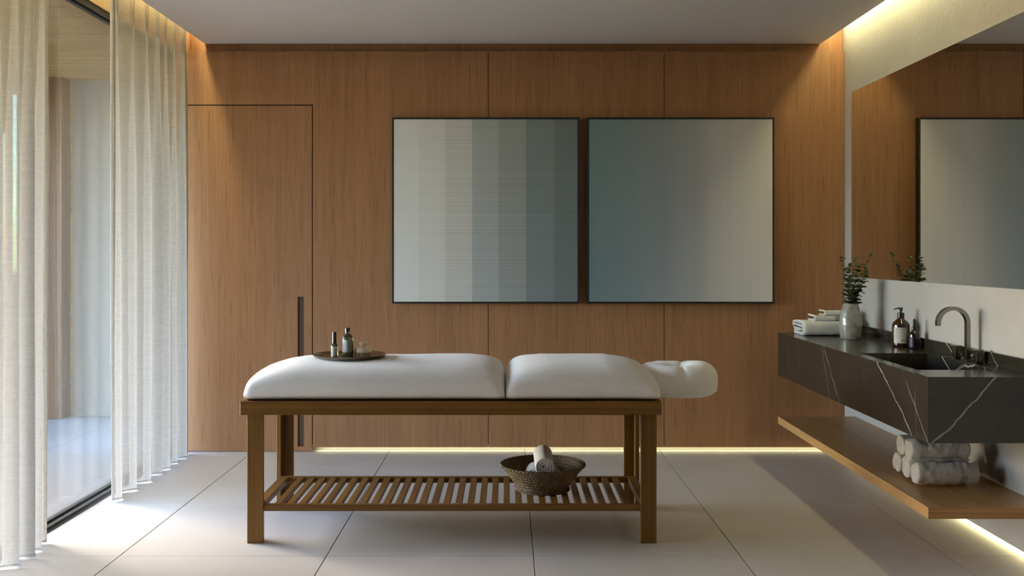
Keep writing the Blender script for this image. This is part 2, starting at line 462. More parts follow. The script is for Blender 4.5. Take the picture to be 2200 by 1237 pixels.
M['terrace_wall'] = plain('terrace_render', (0.21, 0.182, 0.157), 0.9)
M['post_wood'] = wood('post_wood', (0.060, 0.027, 0.011), (0.095, 0.045, 0.019), (0.13, 0.065, 0.028), 'z', 0.5, 0.6)
n_ = NT('sky_filter'); t_ = n_.n('ShaderNodeBsdfTransparent'); t_.inputs[0].default_value = (0.50, 0.72, 0.76, 1); n_.l(t_.outputs[0], n_.out.inputs[0]); M['sky_tint'] = n_.m

def mk_wicker():
    n = NT('wicker')
    f = n.noise(n.coord(), 170, 3, 0.6)
    g = n.noise(n.coord(), 30, 2)
    col = n.ramp(n.math('ADD', n.math('MULTIPLY', f, 0.7), n.math('MULTIPLY', g, 0.3)), [(0.33, (0.045, 0.026, 0.011)), (0.5, (0.125, 0.078, 0.034)), (0.64, (0.25, 0.175, 0.085))])
    return n.bsdf(col, 0.6, 0, n.bump(f, 0.6, 0.004))
M['wicker'] = mk_wicker()

def emit(name, c, s):
    n = NT(name); e = n.n('ShaderNodeEmission'); e.inputs[0].default_value = (*c, 1); e.inputs[1].default_value = s
    n.l(e.outputs[0], n.out.inputs[0]); return n.m
WARM = (1.0, 0.89, 0.45)
M['led'] = emit('led_tape', WARM, 9.0)

# ------------------------------------------------------------------ room shell
XW, YB, YP, YR = 2.115, 6.36, 6.287, -3.0     # right wall face, backing wall, panel face, rear wall
XG = -2.115                                     # glass plane
ZC, ZT = 2.567, 2.86                            # ceiling slab underside, top of the coves
XSL, XSR = -1.916, 1.974                        # slab edges
TX0, TY0, TW, TD = 0.105, 4.125, 0.8535, 0.848

def tiles(parent, x0, x1, y0, y1, ox, oy, mat, name, gx=0.0034, gy=0.0018, top=0.0):
    cache = {}
    i0 = math.floor((x0 - ox) / TW); i1 = math.ceil((x1 - ox) / TW)
    j0 = math.floor((y0 - oy) / TD); j1 = math.ceil((y1 - oy) / TD)
    for i in range(i0, i1):
        for j in range(j0, j1):
            a = max(ox + i * TW + gx / 2, x0); b = min(ox + (i + 1) * TW - gx / 2, x1)
            c = max(oy + j * TD + gy / 2, y0); d = min(oy + (j + 1) * TD - gy / 2, y1)
            if b - a < 0.01 or d - c < 0.01: continue
            key = (round(b - a, 4), round(d - c, 4))
            if key not in cache:
                bm = bbox(-(b - a) / 2, (b - a) / 2, -(d - c) / 2, (d - c) / 2, -0.010, 0, 0.0012)
                me = bpy.data.meshes.new(name); bm.to_mesh(me); bm.free(); me.materials.append(mat); cache[key] = me
            o = bpy.data.objects.new(name, cache[key]); COL.objects.link(o); o.parent = parent
            o.location = Vector(((a + b) / 2, (c + d) / 2, top)) - wloc(parent)

floor = struct('floor', bbox(-2.05, 2.25, YR, 6.42, -0.12, -0.004), M['grout'], 'pale beige square stone tile floor of the treatment room', 'floor')
tiles(floor, -2.05, 2.25, YR, 6.42, TX0, TY0, M['tile'], 'floor_tile')

bm = bbox(-2.25, 2.4, YB, YB + 0.14, 0, 2.95)
wall_back = struct('wall_back', bm, M['header_paint'], 'far wall clad in tall brown oak veneer panels', 'wall')
PX = lambda px: (px - 1091.5) * YP / 2150
DX1 = PX(670)
DTOP = 1.25 + 315.5 * YP / 2150
FZ = 1.25 + 432.5 * YP / 2150      # top of the panels
G = 0.0042
DX0 = PX(362)
# L-shaped panel over and beside the door
bm = B()
def prism_xz(bm, pts, y0, y1):
    a = [bm.verts.new((x, y0, z)) for x, z in pts]; b = [bm.verts.new((x, y1, z)) for x, z in pts]
    bm.faces.new(a); bm.faces.new(b[::-1])
    for i in range(len(pts)):
        j = (i + 1) % len(pts); bm.faces.new((a[j], a[i], b[i], b[j]))
    return bm
prism_xz(bm, [(-2.20, DTOP + 0.007), (DX1 + 0.0065, DTOP + 0.007), (DX1 + 0.0065, 0.028), (PX(1049) - G / 2, 0.028), (PX(1049) - G / 2, FZ), (-2.20, FZ)], YP, YP + 0.02)
struct('wood_panel', bm, M['wall_wood'], '', '', wall_back)
struct('wood_panel', bbox(PX(1049) + G / 2, PX(1427) - G / 2, YP, YP + 0.02, 0.028, FZ), M['wall_wood'], '', '', wall_back)
struct('wood_panel', bbox(PX(1427) + G / 2, XW - 0.002, YP, YP + 0.02, 0.028, FZ), M['wall_wood'], '', '', wall_back)
struct('frieze_board', bbox(-2.20, XW - 0.002, YP + 0.034, YP + 0.05, FZ - 0.01, 2.94), M['wall_wood'], '', '', wall_back)
struct('joint_backing', bbox(-2.20, XW - 0.002, YP + 0.021, YP + 0.025, 0.04, FZ - 0.01), M['black'], '', '', wall_back)

# flush door with a long recessed pull
hx0, hx1, hz0, hz1 = PX(639.5), PX(653), 1.25 - (959 - 542.5) * YP / 2150, 1.25 - (637 - 542.5) * YP / 2150
door = thing('door_1', ((DX0 + DX1) / 2, YP, 0), 'flush oak veneer door with a long recessed pull', 'door', kind='structure')
bm = B(); dz0 = 0.003
box(bm, DX0, hx0, YP, YP + 0.02, dz0, DTOP); box(bm, hx1, DX1, YP, YP + 0.02, dz0, DTOP)
box(bm, hx0, hx1, YP, YP + 0.02, dz0, hz0); box(bm, hx0, hx1, YP, YP + 0.02, hz1, DTOP)
obj('door_leaf', bm, M['wall_wood'], door)
r = obj('pull_recess', bbox(hx0 - 0.002, hx1 + 0.002, YP + 0.016, YP + 0.0205, hz0 - 0.002, hz1 + 0.002), M['groove'], door)
r['label'] = 'dark brown recessed door pull'

# right wall with a lit shadow gap at the floor
bm = bbox(XW, XW + 0.14, YR, YB, 0.021, 2.95)
wall_right = struct('wall_right', bm, M['plaster'], 'off-white rough plaster wall behind the vanity', 'wall')
struct('gap_back', bbox(XW + 0.075, XW + 0.14, YR, YB, -0.004, 0.0205), M['plaster'], '', '', wall_right)
struct('wall_rear', bbox(-2.3, 2.3, YR - 0.12, YR, 0, 2.95), M['wall_wood'], 'wood clad wall closing the room behind the viewer', 'wall')

struct('light_block_wall', bbox(-2.25, -2.06, YR, 3.2, 0, 2.5), M['wall_wood'], 'wood clad wall added beside the glass wall to block daylight, out of view', 'wall')  # unseen wall, added to keep daylight off the near part of the room
# ceiling: dropped slab with open coves along both long sides
ceiling = struct('ceiling', bbox(XSL, XSR, YR, YP + 0.030, ZC, ZC + 0.09, 0.004), M['white_paint'], 'white dropped ceiling slab with lit coves on both sides', 'ceiling')
struct('cove_top', bbox(-2.25, 2.25, YR, YB, ZT, ZT + 0.08), M['white_paint'], '', '', ceiling)

# left side: header, glazing
head = struct('trim_1', bbox(-2.25, -2.075, YR, YP, 2.50, ZT), M['soffit_wood'], 'timber header above the sliding glass wall', 'trim')
win = thing('window_1', (XG, 2.5, 0), 'floor-to-ceiling sliding glass wall in slim dark frame on the left', 'window', kind='structure')
obj('bottom_track', bbox(-2.135, -2.053, 3.2, YP, -0.02, 0.003, 0.0015), M['alu_dark'], win)
obj('track_rail', bbox(-2.095, -2.072, 3.2, YP, 0.003, 0.013, 0.001), M['alu_dark'], win)
obj('track_channel', bbox(-2.112, -2.095, 3.2, YP, 0.003, 0.0045), M['rubber'], win)
obj('track_rail', bbox(-2.135, -2.112, 3.2, YP, 0.003, 0.018, 0.001), M['alu_dark'], win)
obj('head_track', bbox(-2.14, -2.085, 3.2, YP, 2.47, 2.50, 0.0015), M['alu_dark'], win)
obj('head_gasket', bbox(-2.125, -2.10, 3.2, YP, 2.46, 2.47), M['rubber'], win)
for ya, yb in ((3.2, 4.2), (4.2, YP)):
    obj('glass_pane', bbox(XG - 0.004, XG + 0.004, ya + 0.003, yb - 0.003, 0.016, 2.47), M['pane'], win)

# ------------------------------------------------------------------ outside: covered terrace
terr = struct('terrace_floor', bbox(-5.8, -2.135, YR, 8.4, -0.14, -0.022), M['grout'], 'pale tiled terrace floor outside the glass', 'terrace')
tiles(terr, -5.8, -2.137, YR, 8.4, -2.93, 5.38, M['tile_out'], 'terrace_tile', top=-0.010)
soff = struct('terrace_soffit', bbox(-5.6, -2.26, YR, 8.4, 2.62, 2.72), M['black'], 'tan timber plank soffit over the terrace', 'soffit')  # real soffit; its unseen outer part is widened to block high sky
y = YR
while y < 8.35:
    struct('soffit_plank', bbox(-5.6, -2.26, y + 0.004, min(y + 0.236, 8.4), 2.575, 2.622, 0.002), M['soffit_wood'], '', '', soff)
    y += 0.24
tw = struct('terrace_wall', bbox(-3.36, -2.0, 7.72, 7.86, -0.02, 2.62), M['terrace_wall'], 'grey rendered end wall of the terrace', 'wall')
bm = B()
box(bm, -5.8, -3.86, 7.72, 7.80, -0.02, 2.62); box(bm, -3.79, -3.36, 7.72, 7.80, -0.02, 2.62); box(bm, -3.86, -3.79, 7.72, 7.80, -0.02, 1.10); box(bm, -3.86, -3.79, 7.72, 7.80, 2.585, 2.62)
struct('slit_panel', bm, M['soffit_wood'], '', '', tw)
struct('slit_filter', bbox(-3.86, -3.79, 7.755, 7.763, 1.10, 2.585), M['sky_tint'], '', '', tw)  # filter pane added to turn the sky in the slit pale teal
post = obj('timber_post', bbox(-3.56, -3.375, 7.56, 7.72, -0.012, 2.58, 0.004), M['post_wood'], None)
tag(post, 'brown timber post on the terrace seen through the curtain gap', 'post')
bm = bbox(-60, -2.2, -40, 60, -0.3, -0.16)
struct('ground', bm, M['ground'], 'lawn beyond the terrace', 'ground')

# ------------------------------------------------------------------ LED lighting
def led(name, x0, x1, y0, y1, z, label, power, tilt=(0, 0, 0), color=WARM):
    o = obj(name, bbox(x0, x1, y0, y1, z, z + 0.006), M['led_body'], None)
    tag(o, label, 'led strip')
    ld = bpy.data.lights.new(name + '_light', 'AREA'); ld.shape = 'RECTANGLE'
    ld.size = x1 - x0; ld.size_y = y1 - y0; ld.energy = power; ld.color = color
    lo = bpy.data.objects.new(name + '_light', ld); COL.objects.link(lo); lo.parent = o
    lo.location = (0, 0, -0.004); lo.rotation_euler = tilt
    return o
M['led_body'] = plain('led_profile', (0.55, 0.5, 0.42), 0.5)
led('led_strip', -2.004, -1.956, 3.25, YP - 0.004, 2.83, 'warm LED strip hidden in the cove above the curtains', 15)
led('led_strip', 2.034, 2.094, 3.7, YP - 0.004, 2.720, 'warm LED strip hidden in the cove above the mirror wall', 7.4)
led('led_strip', DX1 + 0.03, XW - 0.01, YP + 0.026, YP + 0.040, 0.026, 'warm LED strip glowing in the gap under the panelled wall', 1.0, (0.1, 0, 0))
led('led_strip', XW + 0.030, XW + 0.044, YR + 0.02, YP - 0.01, 0.0190, 'warm LED strip glowing in the floor gap under the plaster wall', 6.5, (0, 0.75, 0))

# ------------------------------------------------------------------ curtains
def curtain(name, y0, y1, nf, ztop, seed, label, lean0=0.0, lean1=0.0, xc=-1.985):
    rnd = random.Random(seed)
    root = thing(name, (xc, (y0 + y1) / 2, 0), label, 'curtain', 'sheer curtains on the glass wall')
    # fold phase: uneven spacing
    nf_pts = [0.0]
    for k in range(nf): nf_pts.append(nf_pts[-1] + rnd.uniform(0.6, 1.4))
    tot = nf_pts[-1]
    fold = [(p / tot, k) for k, p in enumerate(nf_pts)]
    amps = [rnd.uniform(0.55, 1.0) for _ in range(nf + 2)]
    nu, nv = nf * 28, 44
    z0 = 0.006
    def pt(u, v):
        # v: 0 bottom .. 1 top
        uu = u + 0.012 * math.sin(v * 3.1 + seed + u * 9) * (1 - v)
        ph = interp(fold, min(max(uu, 0), 1))
        k = int(min(max(ph, 0), nf - 0.001)); fr = ph - k
        a = amps[k] * (1 - fr) + amps[k + 1] * fr
        s = math.sin(2 * math.pi * ph)
        s = math.copysign(abs(s) ** 0.62, s)
        low = (0.052 + 0.014 * noise.noise(Vector((u * 7, v * 1.3, seed)))) * a * s
        # fine pinch pleats that fade out below the heading
        top = 0.014 * math.sin(2 * math.pi * ph * 2.0 + 0.7 * math.sin(5 * u)) + 0.010 * s
        t = min(max((v - 0.62) / 0.38, 0), 1) ** 1.3
        x = xc + low * (1 - t) + top * t + 0.006 * noise.noise(Vector((u * 18, v * 2.2, seed + 5)))
        y = y0 + (y1 - y0) * u + 0.016 * math.cos(2 * math.pi * ph) * a * (1 - 0.6 * t)
        y += (lean0 * (1 - u) + lean1 * u) * v
        z = z0 + (ztop - z0) * v + (0.004 * math.sin(2 * math.pi * ph + 1) if v < 0.01 else 0)
        return Vector((x, y, z))
    bm = B()
    grid = [[bm.verts.new(pt(i / nu, j / nv)) for i in range(nu + 1)] for j in range(nv + 1)]
    for j in range(nv):
        for i in range(nu):
            bm.faces.new((grid[j][i], grid[j][i + 1], grid[j + 1][i + 1], grid[j + 1][i]))
    o = obj('fabric', bm, M['curtain'], root, smooth=True)
    # doubled hem and side edge
    bm = B()
    hv = 0.0024
    g = [[bm.verts.new(pt(i / nu, q) + Vector((d, 0, -0.003 if q == 0 else 0))) for i in range(nu + 1)] for q, d in ((0, 0.0012), (hv, 0.0012), (hv, -0.0012), (0, -0.0012))]
    for a in range(4):
        b = (a + 1) % 4
        for i in range(nu): bm.faces.new((g[a][i], g[a][i + 1], g[b][i + 1], g[b][i]))
    obj('hem', bm, M['hem'], root, smooth=True)
    for u in (0.0, 1.0):
        bm = B()
        du = 0.012 if u == 0 else -0.012
        cols = [[bm.verts.new(pt(u + q, j / nv) + Vector((d, 0, 0))) for j in range(nv + 1)] for q, d in ((0, 0.001), (du, 0.001), (du, -0.001), (0, -0.001))]
        for a in range(4):
            b = (a + 1) % 4
            for j in range(nv): bm.faces.new((cols[a][j], cols[a][j + 1], cols[b][j + 1], cols[b][j]))
        obj('side_hem', bm, M['hem'], root, smooth=True)
    return root
curtain('sheer_curtain', 3.25, 4.29, 8, 2.70, 11, 'long sheer linen curtain at the left edge, nearest the viewer', lean1=0.05)
curtain('sheer_curtain', 5.00, 6.19, 7, 2.70, 23, 'shorter sheer linen curtain hanging beside the wooden door', lean0=-0.02)
rail = obj('curtain_rail', bbox(-1.991, -1.979, 3.22, 6.25, 2.702, 2.714, 0.002), M['header_paint'], None)
tag(rail, 'slim white curtain rail hidden in the left cove', 'curtain rail')

# ------------------------------------------------------------------ framed pictures
def picture(name, px0, px1, label, canvas, clabel):
    yf = 6.232; k = yf / 2150
    x0, x1 = (px0 - 1091.5) * k, (px1 - 1091.5) * k
    z1, z0 = 1.25 + 290.5 * k, 1.25 - 109.5 * k
    t = thing(name, ((x0 + x1) / 2, YP, z0), label, 'picture', 'pair of framed pictures on the panelled wall')
    fw = 0.0085
    for a in ((x0, x0 + fw, z0, z1), (x1 - fw, x1, z0, z1)):
        obj('frame_side', bbox(a[0], a[1], yf, YP - 0.001, a[2], a[3], 0.0008), M['frame_black'], t)
    for a in ((x0 + fw, x1 - fw, z0, z0 + fw), (x0 + fw, x1 - fw, z1 - fw, z1)):
        obj('frame_side', bbox(a[0], a[1], yf, YP - 0.001, a[2], a[3], 0.0008), M['frame_black'], t)
    g = 0.0025
    o = obj('canvas', bbox(x0 + fw + g, x1 - fw - g, yf + 0.004, YP - 0.006, z0 + fw + g, z1 - fw - g, 0.0015), canvas, t)
    o['label'] = clabel
    obj('back_board', bbox(x0 + fw, x1 - fw, YP - 0.006, YP - 0.001, z0 + fw, z1 - fw), M['frame_black'], t)
picture('framed_picture', 842, 1245, 'black-framed square picture of grey vertical bands with fine horizontal lines', M['canvas_stripes'], 'canvas of seven grey bands')
picture('framed_picture', 1261, 1664, 'black-framed square picture fading from teal to warm beige', M['canvas_fade'], 'canvas fading from teal to beige')

# ------------------------------------------------------------------ mirror
mx = XW - 0.005
my0, my1 = 2.4, 2150 * XW / (1831 - 1091.5)
mir = thing('wall_mirror', (XW, (my0 + my1) / 2, 1.0985), 'long frameless mirror on the plaster wall above the vanity', 'mirror')
obj('glass_edge', bbox(mx, XW - 0.0006, my0, my1, 1.0985, 2.236), M['mirror_edge'], mir)
obj('mirror_face', bbox(mx - 0.0006, mx - 0.0001, my0 + 0.001, my1 - 0.001, 1.0995, 2.235), M['mirror'], mir)

# ------------------------------------------------------------------ vanity and shelf
V = VAN
van = thing('vanity_counter', ((V['x0'] + V['x1']) / 2, (V['y0'] + V['y1']) / 2, V['z0']), 'dark veined marble vanity slab floating from the plaster wall', 'vanity')
sx0, sx1, sy0, sy1, szb = 1.702, 2.030, 4.152, 4.845, 0.64
def frame_slab(bm, x0, x1, y0, y1, z0, z1, a0, a1, b0, b1, zb):
    """box with a rectangular basin sunk in its top"""
    o = [bm.verts.new((x, y, z0)) for x, y in ((x0, y0), (x1, y0), (x1, y1), (x0, y1))]
    t = [bm.verts.new((x, y, z1)) for x, y in ((x0, y0), (x1, y0), (x1, y1), (x0, y1))]
    i = [bm.verts.new((x, y, z1)) for x, y in ((a0, b0), (a1, b0), (a1, b1), (a0, b1))]
    d = 0.012
    f = [bm.verts.new((x, y, zb)) for x, y in ((a0 + d, b0 + d), (a1 - d, b0 + d), (a1 - d, b1 - d), (a0 + d, b1 - d))]
    bm.faces.new(o[::-1])
    for k in range(4):
        j = (k + 1) % 4
        bm.faces.new((o[k], o[j], t[j], t[k])); bm.faces.new((t[k], t[j], i[j], i[k])); bm.faces.new((i[k], i[j], f[j], f[k]))
    bm.faces.new(f)
    return bm
bm = frame_slab(B(), V['x0'], V['x1'], V['y0'], V['y1'], V['z0'], V['z1'], sx0, sx1, sy0, sy1, szb)
es = [e for e in bm.edges if all(abs(v.co.z - V['z1']) < 1e-5 for v in e.verts)]
es += [e for e in bm.edges if abs(e.verts[0].co.z - e.verts[1].co.z) > 0.2 and e.verts[0].co.x < 1.65 and e.verts[1].co.x < 1.65]
bmesh.ops.bevel(bm, geom=list(set(es)), offset=0.0016, segments=2, affect='EDGES', profile=0.5)
obj('counter_body', bm, M['marble'], van)
obj('upstand', bbox(2.093, V['x1'], V['y0'], V['y1'], V['z1'], 0.818, 0.001), M['marble'], van)
bm = lathe(B(), [(0, 0), (0.022, 0), (0.022, 0.002), (0.018, 0.003), (0, 0.003)], 1.87, 4.50, szb + 0.0002, 24)
obj('drain_cover', bm, M['steel'], van, smooth=True, angle=30)

sh = thing('wall_shelf', ((V['x0'] + XW) / 2, (V['y0'] + V['y1']) / 2, 0.209), 'thick warm wood shelf floating below the marble vanity', 'shelf')
obj('board', bbox(V['x0'], XW - 0.001, V['y0'] + 0.002, V['y1'], 0.209, 0.2535, 0.0008), M['shelf_wood'], sh)
obj('edge_strip', bbox(V['x0'], XW - 0.001, V['y0'], V['y0'] + 0.002, 0.209, 0.2535), M['shelf_edge'], sh)

# faucet
fx, fy, zt = 2.060, 4.487, V['z1']
fa = thing('basin_faucet', (fx, fy, zt), 'gunmetal arched basin faucet with two square handles', 'faucet')
obj('spout_base', bbox(fx - 0.016, fx + 0.016, fy - 0.016, fy + 0.016, zt, zt + 0.006, 0.001), M['steel'], fa)
R = 0.066; zc = 0.934
pts = [(fx, fy, zt + 0.006), (fx, fy, 0.85)] + [(fx - R + R * math.cos(a), fy, zc + R * math.sin(a)) for a in [math.pi * k / 28 for k in range(29)]] + [(fx - 2 * R, fy, 0.922)]
bm = sweep_rect(B(), pts, (0, 1, 0), 0.0125, 0.0085)
bmesh.ops.bevel(bm, geom=[e for e in bm.edges if len(e.link_faces) == 2 and e.calc_face_angle(0) > 1.0], offset=0.0018, segments=2, affect='EDGES')
obj('spout', bm, M['steel'], fa, smooth=True, angle=40)
for hy in (4.592, 4.382):
    h = obj('handle', bbox(fx - 0.0165, fx + 0.0165, hy - 0.0165, hy + 0.0165, zt + 0.008, 0.818, 0.0012), M['steel'], fa)
    obj('handle_base', bbox(fx - 0.013, fx + 0.013, hy - 0.013, hy + 0.013, zt, zt + 0.008), M['plastic_black'], h)  # inset base, coloured black for the shadow gap under the handle
    obj('lever', bbox(fx - 0.032, fx + 0.0165, hy - 0.0165, hy + 0.0165, 0.818, 0.826, 0.001), M['steel'], h)

# ------------------------------------------------------------------ items on the vanity
def wrap_mesh(bm_src, cx, cy, r, ang, z, sx=1.0):
    """bend a flat (x=width, y=height) mesh round a cylinder facing angle 'ang'"""
    for v in bm_src.verts:
        a = ang + v.co.x * sx / r; d = r + v.co.z
        zz = z + v.co.y
        v.co = Vector((cx + d * math.cos(a), cy + d * math.sin(a), zz))
    return bm_src

def flat_grid(x0, x1, y0, y1, n=10, d=0.0):
    bm = B()
    a = [bm.verts.new((x0 + (x1 - x0) * k / n, y0, d)) for k in range(n + 1)]; b = [bm.verts.new((x0 + (x1 - x0) * k / n, y1, d)) for k in range(n + 1)]
    for k in range(n): bm.faces.new((a[k], a[k + 1], b[k + 1], b[k]))
    return bm

def join(dst, src):
    me = bpy.data.meshes.new('tmp'); src.to_mesh(me); src.free(); dst.from_mesh(me); bpy.data.meshes.remove(me); return dst

def text_bm(s, size):
    cu = bpy.data.curves.new('t', 'FONT'); cu.body = s; cu.size = size; cu.align_x = 'CENTER'; cu.resolution_u = 2
    o = bpy.data.objects.new('t', cu); COL.objects.link(o)
    dg = bpy.context.evaluated_depsgraph_get(); me = o.evaluated_get(dg).to_mesh()
    bm = B(); bm.from_mesh(me); o.evaluated_get(dg).to_mesh_clear()
    bpy.data.objects.remove(o); bpy.data.curves.remove(cu)
    return bm

def move(bm, x, y, z=0):
    bmesh.ops.translate(bm, vec=(x, y, z), verts=bm.verts); return bm

def face_cam(cx, cy, turn=0.0): return math.atan2(-cy, -cx) + turn

# pump bottle
bx, by = 2.027, 5.165
pb = thing('pump_bottle', (bx, by, zt), 'brown pump bottle with a white label beside the basin', 'bottle')
pr = [(0, 0), (0.039, 0), (0.0425, 0.004), (0.0435, 0.012), (0.0435, 0.112), (0.042, 0.119), (0.036, 0.128), (0.016, 0.147), (0.0145, 0.150), (0.0145, 0.156), (0, 0.156)]
obj('body', lathe(B(), pr, bx, by, zt), M['amber'], pb, smooth=True, angle=40)
obj('pump_collar', lathe(B(), [(0, .150), (.0175, .150), (.0175, .166), (.016, .176), (.010, .178), (0, .178)], bx, by, zt, 32), M['plastic_black'], pb, smooth=True, angle=40)
bm = lathe(B(), [(0, .176), (.006, .176), (.006, .190), (.010, .191), (.010, .203), (0, .203)], bx, by, zt, 24)
pd_ = Vector((-0.93, -0.37, 0)).normalized()
p0 = Vector((bx, by, zt + 0.1985))
tube(bm, [p0, p0 + pd_ * 0.018 + Vector((0, 0, .001)), p0 + pd_ * 0.034 + Vector((0, 0, -.0005)), p0 + pd_ * 0.046 + Vector((0, 0, -.004))], lambda t: 0.0042 - 0.0018 * t, 10)
obj('pump_head', bm, M['plastic_black'], pb, smooth=True, angle=40)
ang = face_cam(bx, by, -0.10)
lab = obj('label', wrap_mesh(flat_grid(-0.033, 0.033, 0, 0.080, 14), bx, by, 0.0438, ang, zt + 0.022), M['paper'], pb)
def print_on(parent, root, cx, cy, r, ang, z, items, mat, name='print'):
    bm = B()
    for it in items:
        if it[0] == 'bar': s = flat_grid(it[1], it[2], it[3], it[4], 6)
        else:
            s = text_bm(it[1], it[2]); move(s, it[3], it[4])
        join(bm, s)
    wrap_mesh(bm, cx, cy, r, ang, z)
    o = obj(name, bm, mat, parent); return o
print_on(lab, pb, bx, by, 0.0441, ang, zt + 0.022, [('text', 'L:A BRUKET', 0.0088, 0.006, 0.069)], M['ink'])
bars = [('bar', -0.029 + 0.002 * (k % 3), 0.026 - 0.007 * ((k * 5) % 4) / 3, 0.062 - k * 0.0042, 0.0631 - k * 0.0042) for k in range(10)]
bars += [('bar', -0.029, 0.028, 0.006, 0.0072), ('bar', -0.029, -0.024, 0.0035, 0.0047)]
print_on(lab, pb, bx, by, 0.0441, ang, zt + 0.022, bars, M['ink_grey'])
print_on(lab, pb, bx, by, 0.0441, ang, zt + 0.022, [('bar', 0.006 + k * 0.0027, 0.0075 + k * 0.0027, 0.0115, 0.0185) for k in range(8)], M['ink'])

# dropper bottle
dx, dy = 2.052, 5.055
db = thing('dropper_bottle', (dx, dy, zt), 'small dark dropper bottle with an indigo label by the basin', 'bottle')
obj('body', lathe(B(), [(0, 0), (.0225, 0), (.025, .003), (.0255, .010), (.0255, .070), (.0235, .080), (.016, .089), (.0105, .093), (.0105, .100), (0, .100)], dx, dy, zt), M['dark_glass'], db, smooth=True, angle=40)
obj('dropper_cap', lathe(B(), [(0, .096), (.0128, .096), (.0128, .108), (.0118, .111), (.0085, .113), (0, .113)], dx, dy, zt, 32), M['plastic_black'], db, smooth=True, angle=40)
obj('dropper_bulb', lathe(B(), [(0, .111), (.0078, .112), (.0072, .128), (.0078, .142), (.006, .149), (.003, .1525), (0, .153)], dx, dy, zt, 24), M['plastic_black'], db, smooth=True, angle=60)
o = obj('label', wrap_mesh(flat_grid(-0.024, 0.024, 0, 0.052, 12), dx, dy, 0.0258, face_cam(dx, dy, -1.05), zt + 0.010), M['indigo'], db)
o['label'] = 'indigo label'

# vase
vx, vy = 1.930, 5.640
va = thing('ceramic_vase', (vx, vy, zt), 'tapered crackle-glazed grey ceramic vase on the marble counter', 'vase')
prof = smooth_prof([(0.0, 0.0), (0.047, 0.0), (0.0545, 0.006), (0.0595, 0.030), (0.0625, 0.065), (0.0625, 0.090), (0.058, 0.125), (0.051, 0.160), (0.0435, 0.190), (0.040, 0.200)], 5)
prof = [(max(r, 0), z) for r, z in prof] + [(0.037, 0.202), (0.034, 0.199), (0.037, 0.17), (0.040, 0.10), (0.0, 0.08)]
bm = lathe(B(), prof, vx, vy, zt, 56)
for v in bm.verts:
    q = Vector((v.co.x - vx, v.co.y - vy, 0))
    if q.length > 0.045:
        v.co += q.normalized() * 0.0016 * noise.noise(v.co * 45)
obj('vase_body', bm, M['ceramic'], va, smooth=True)

# eucalyptus branches (each its own thing)
def leaf(bm, p, d, up, size):
    d = d.normalized(); s = d.cross(up).normalized(); u = s.cross(d).normalized()
    pts2 = [(0, 0), (0.25, 0.34), (0.55, 0.46), (0.85, 0.30), (1.05, 0.0)]
    cup = 0.14
    mid = [bm.verts.new(p + d * (a * size) - u * (cup * size * (0.25 - (a - 0.5) ** 2))) for a, _ in pts2]
    L = [mid[0]] + [bm.verts.new(p + d * (a * size) + s * (b * size) + u * 0.05 * size) for a, b in pts2[1:-1]] + [mid[-1]]
    Rr = [mid[0]] + [bm.verts.new(p + d * (a * size) - s * (b * size) + u * 0.05 * size) for a, b in pts2[1:-1]] + [mid[-1]]
    for k in range(4):
        for side in (L, Rr):
            vs = []
            for v in (mid[k], mid[k + 1], side[k + 1], side[k]):
                if v not in vs: vs.append(v)
            if len(vs) >= 3: bm.faces.new(vs)
def branch(tip, bend, n, size0, label, mat, seed, start=0.42):
    rnd = random.Random(seed)
    base = Vector((vx + rnd.uniform(-.012, .012), vy + rnd.uniform(-.012, .012), zt + 0.085))
    mouth = Vector((vx + (tip[0]) * 0.12 + rnd.uniform(-.01, .01), vy + tip[1] * 0.12 + rnd.uniform(-.01, .01), zt + 0.203))
    end = Vector((vx + tip[0], vy + tip[1], zt + 0.203 + tip[2]))
    mid = (mouth + end) / 2 + Vector(bend)
    path = [Vector(p) for p in smooth_prof([tuple(base), tuple(mouth), tuple(mid), tuple(end)], 10)]
    t = thing('eucalyptus_branch', base, label, 'branch', 'eucalyptus branches in the ceramic vase')
    obj('stem', tube(B(), path, lambda q: 0.0021 - 0.0013 * q, 6), M['stem'], t, smooth=True)
    bm = B(); N = len(path) - 1
    for k in range(n):
        q = start + (1 - start) * k / (n - 1)
        f = q * N; i = min(int(f), N - 1); p = path[i].lerp(path[i + 1], f - i)
        tg = (path[i + 1] - path[i]).normalized()
        a0 = k * 1.57 + rnd.uniform(-.4, .4)
        s = tg.cross(Vector((0.3, 1, 0.1))).normalized(); b = tg.cross(s)
        sz = size0 * (1.0 - 0.45 * (q - start) / (1 - start)) * rnd.uniform(0.8, 1.15)
        for h in (0, math.pi):
            a = a0 + h
            d = (s * math.cos(a) + b * math.sin(a)) * 1.0 + tg * rnd.uniform(0.15, 0.55) + Vector((0, 0, rnd.uniform(-.25, .1)))
            leaf(bm, p, d, tg + Vector((rnd.uniform(-.3, .3), rnd.uniform(-.3, .3), 0.2)), sz)
    leaf(bm, path[-1], tg, Vector((0.2, 1, 0)), size0 * 0.5); leaf(bm, path[-1], tg + Vector((.4, .2, 0)), Vector((1, 0.2, 0)), size0 * 0.45)
    obj('leaves', bm, mat, t, smooth=True)
G1, G2 = M['leaf_dark'], M['leaf_mid']
branch((-0.042, 0.024, 0.249), (-.004, 0, .01), 16, 0.038, 'sparse eucalyptus branch leaning left toward the wood wall', G2, 1, 0.44)
branch((0.024, -0.012, 0.244), (.004, 0, .01), 17, 0.044, 'tallest middle eucalyptus branch with small pale tip leaves', G2, 2, 0.34)
branch((0.116, 0.014, 0.273), (-.006, 0, -.01), 17, 0.039, 'eucalyptus branch arching right in front of the mirror', G2, 3, 0.36)
branch((-0.022, -0.054, 0.203), (-.004, 0, .01), 15, 0.047, 'short dark eucalyptus branch leaning toward the viewer', G1, 4, 0.32)
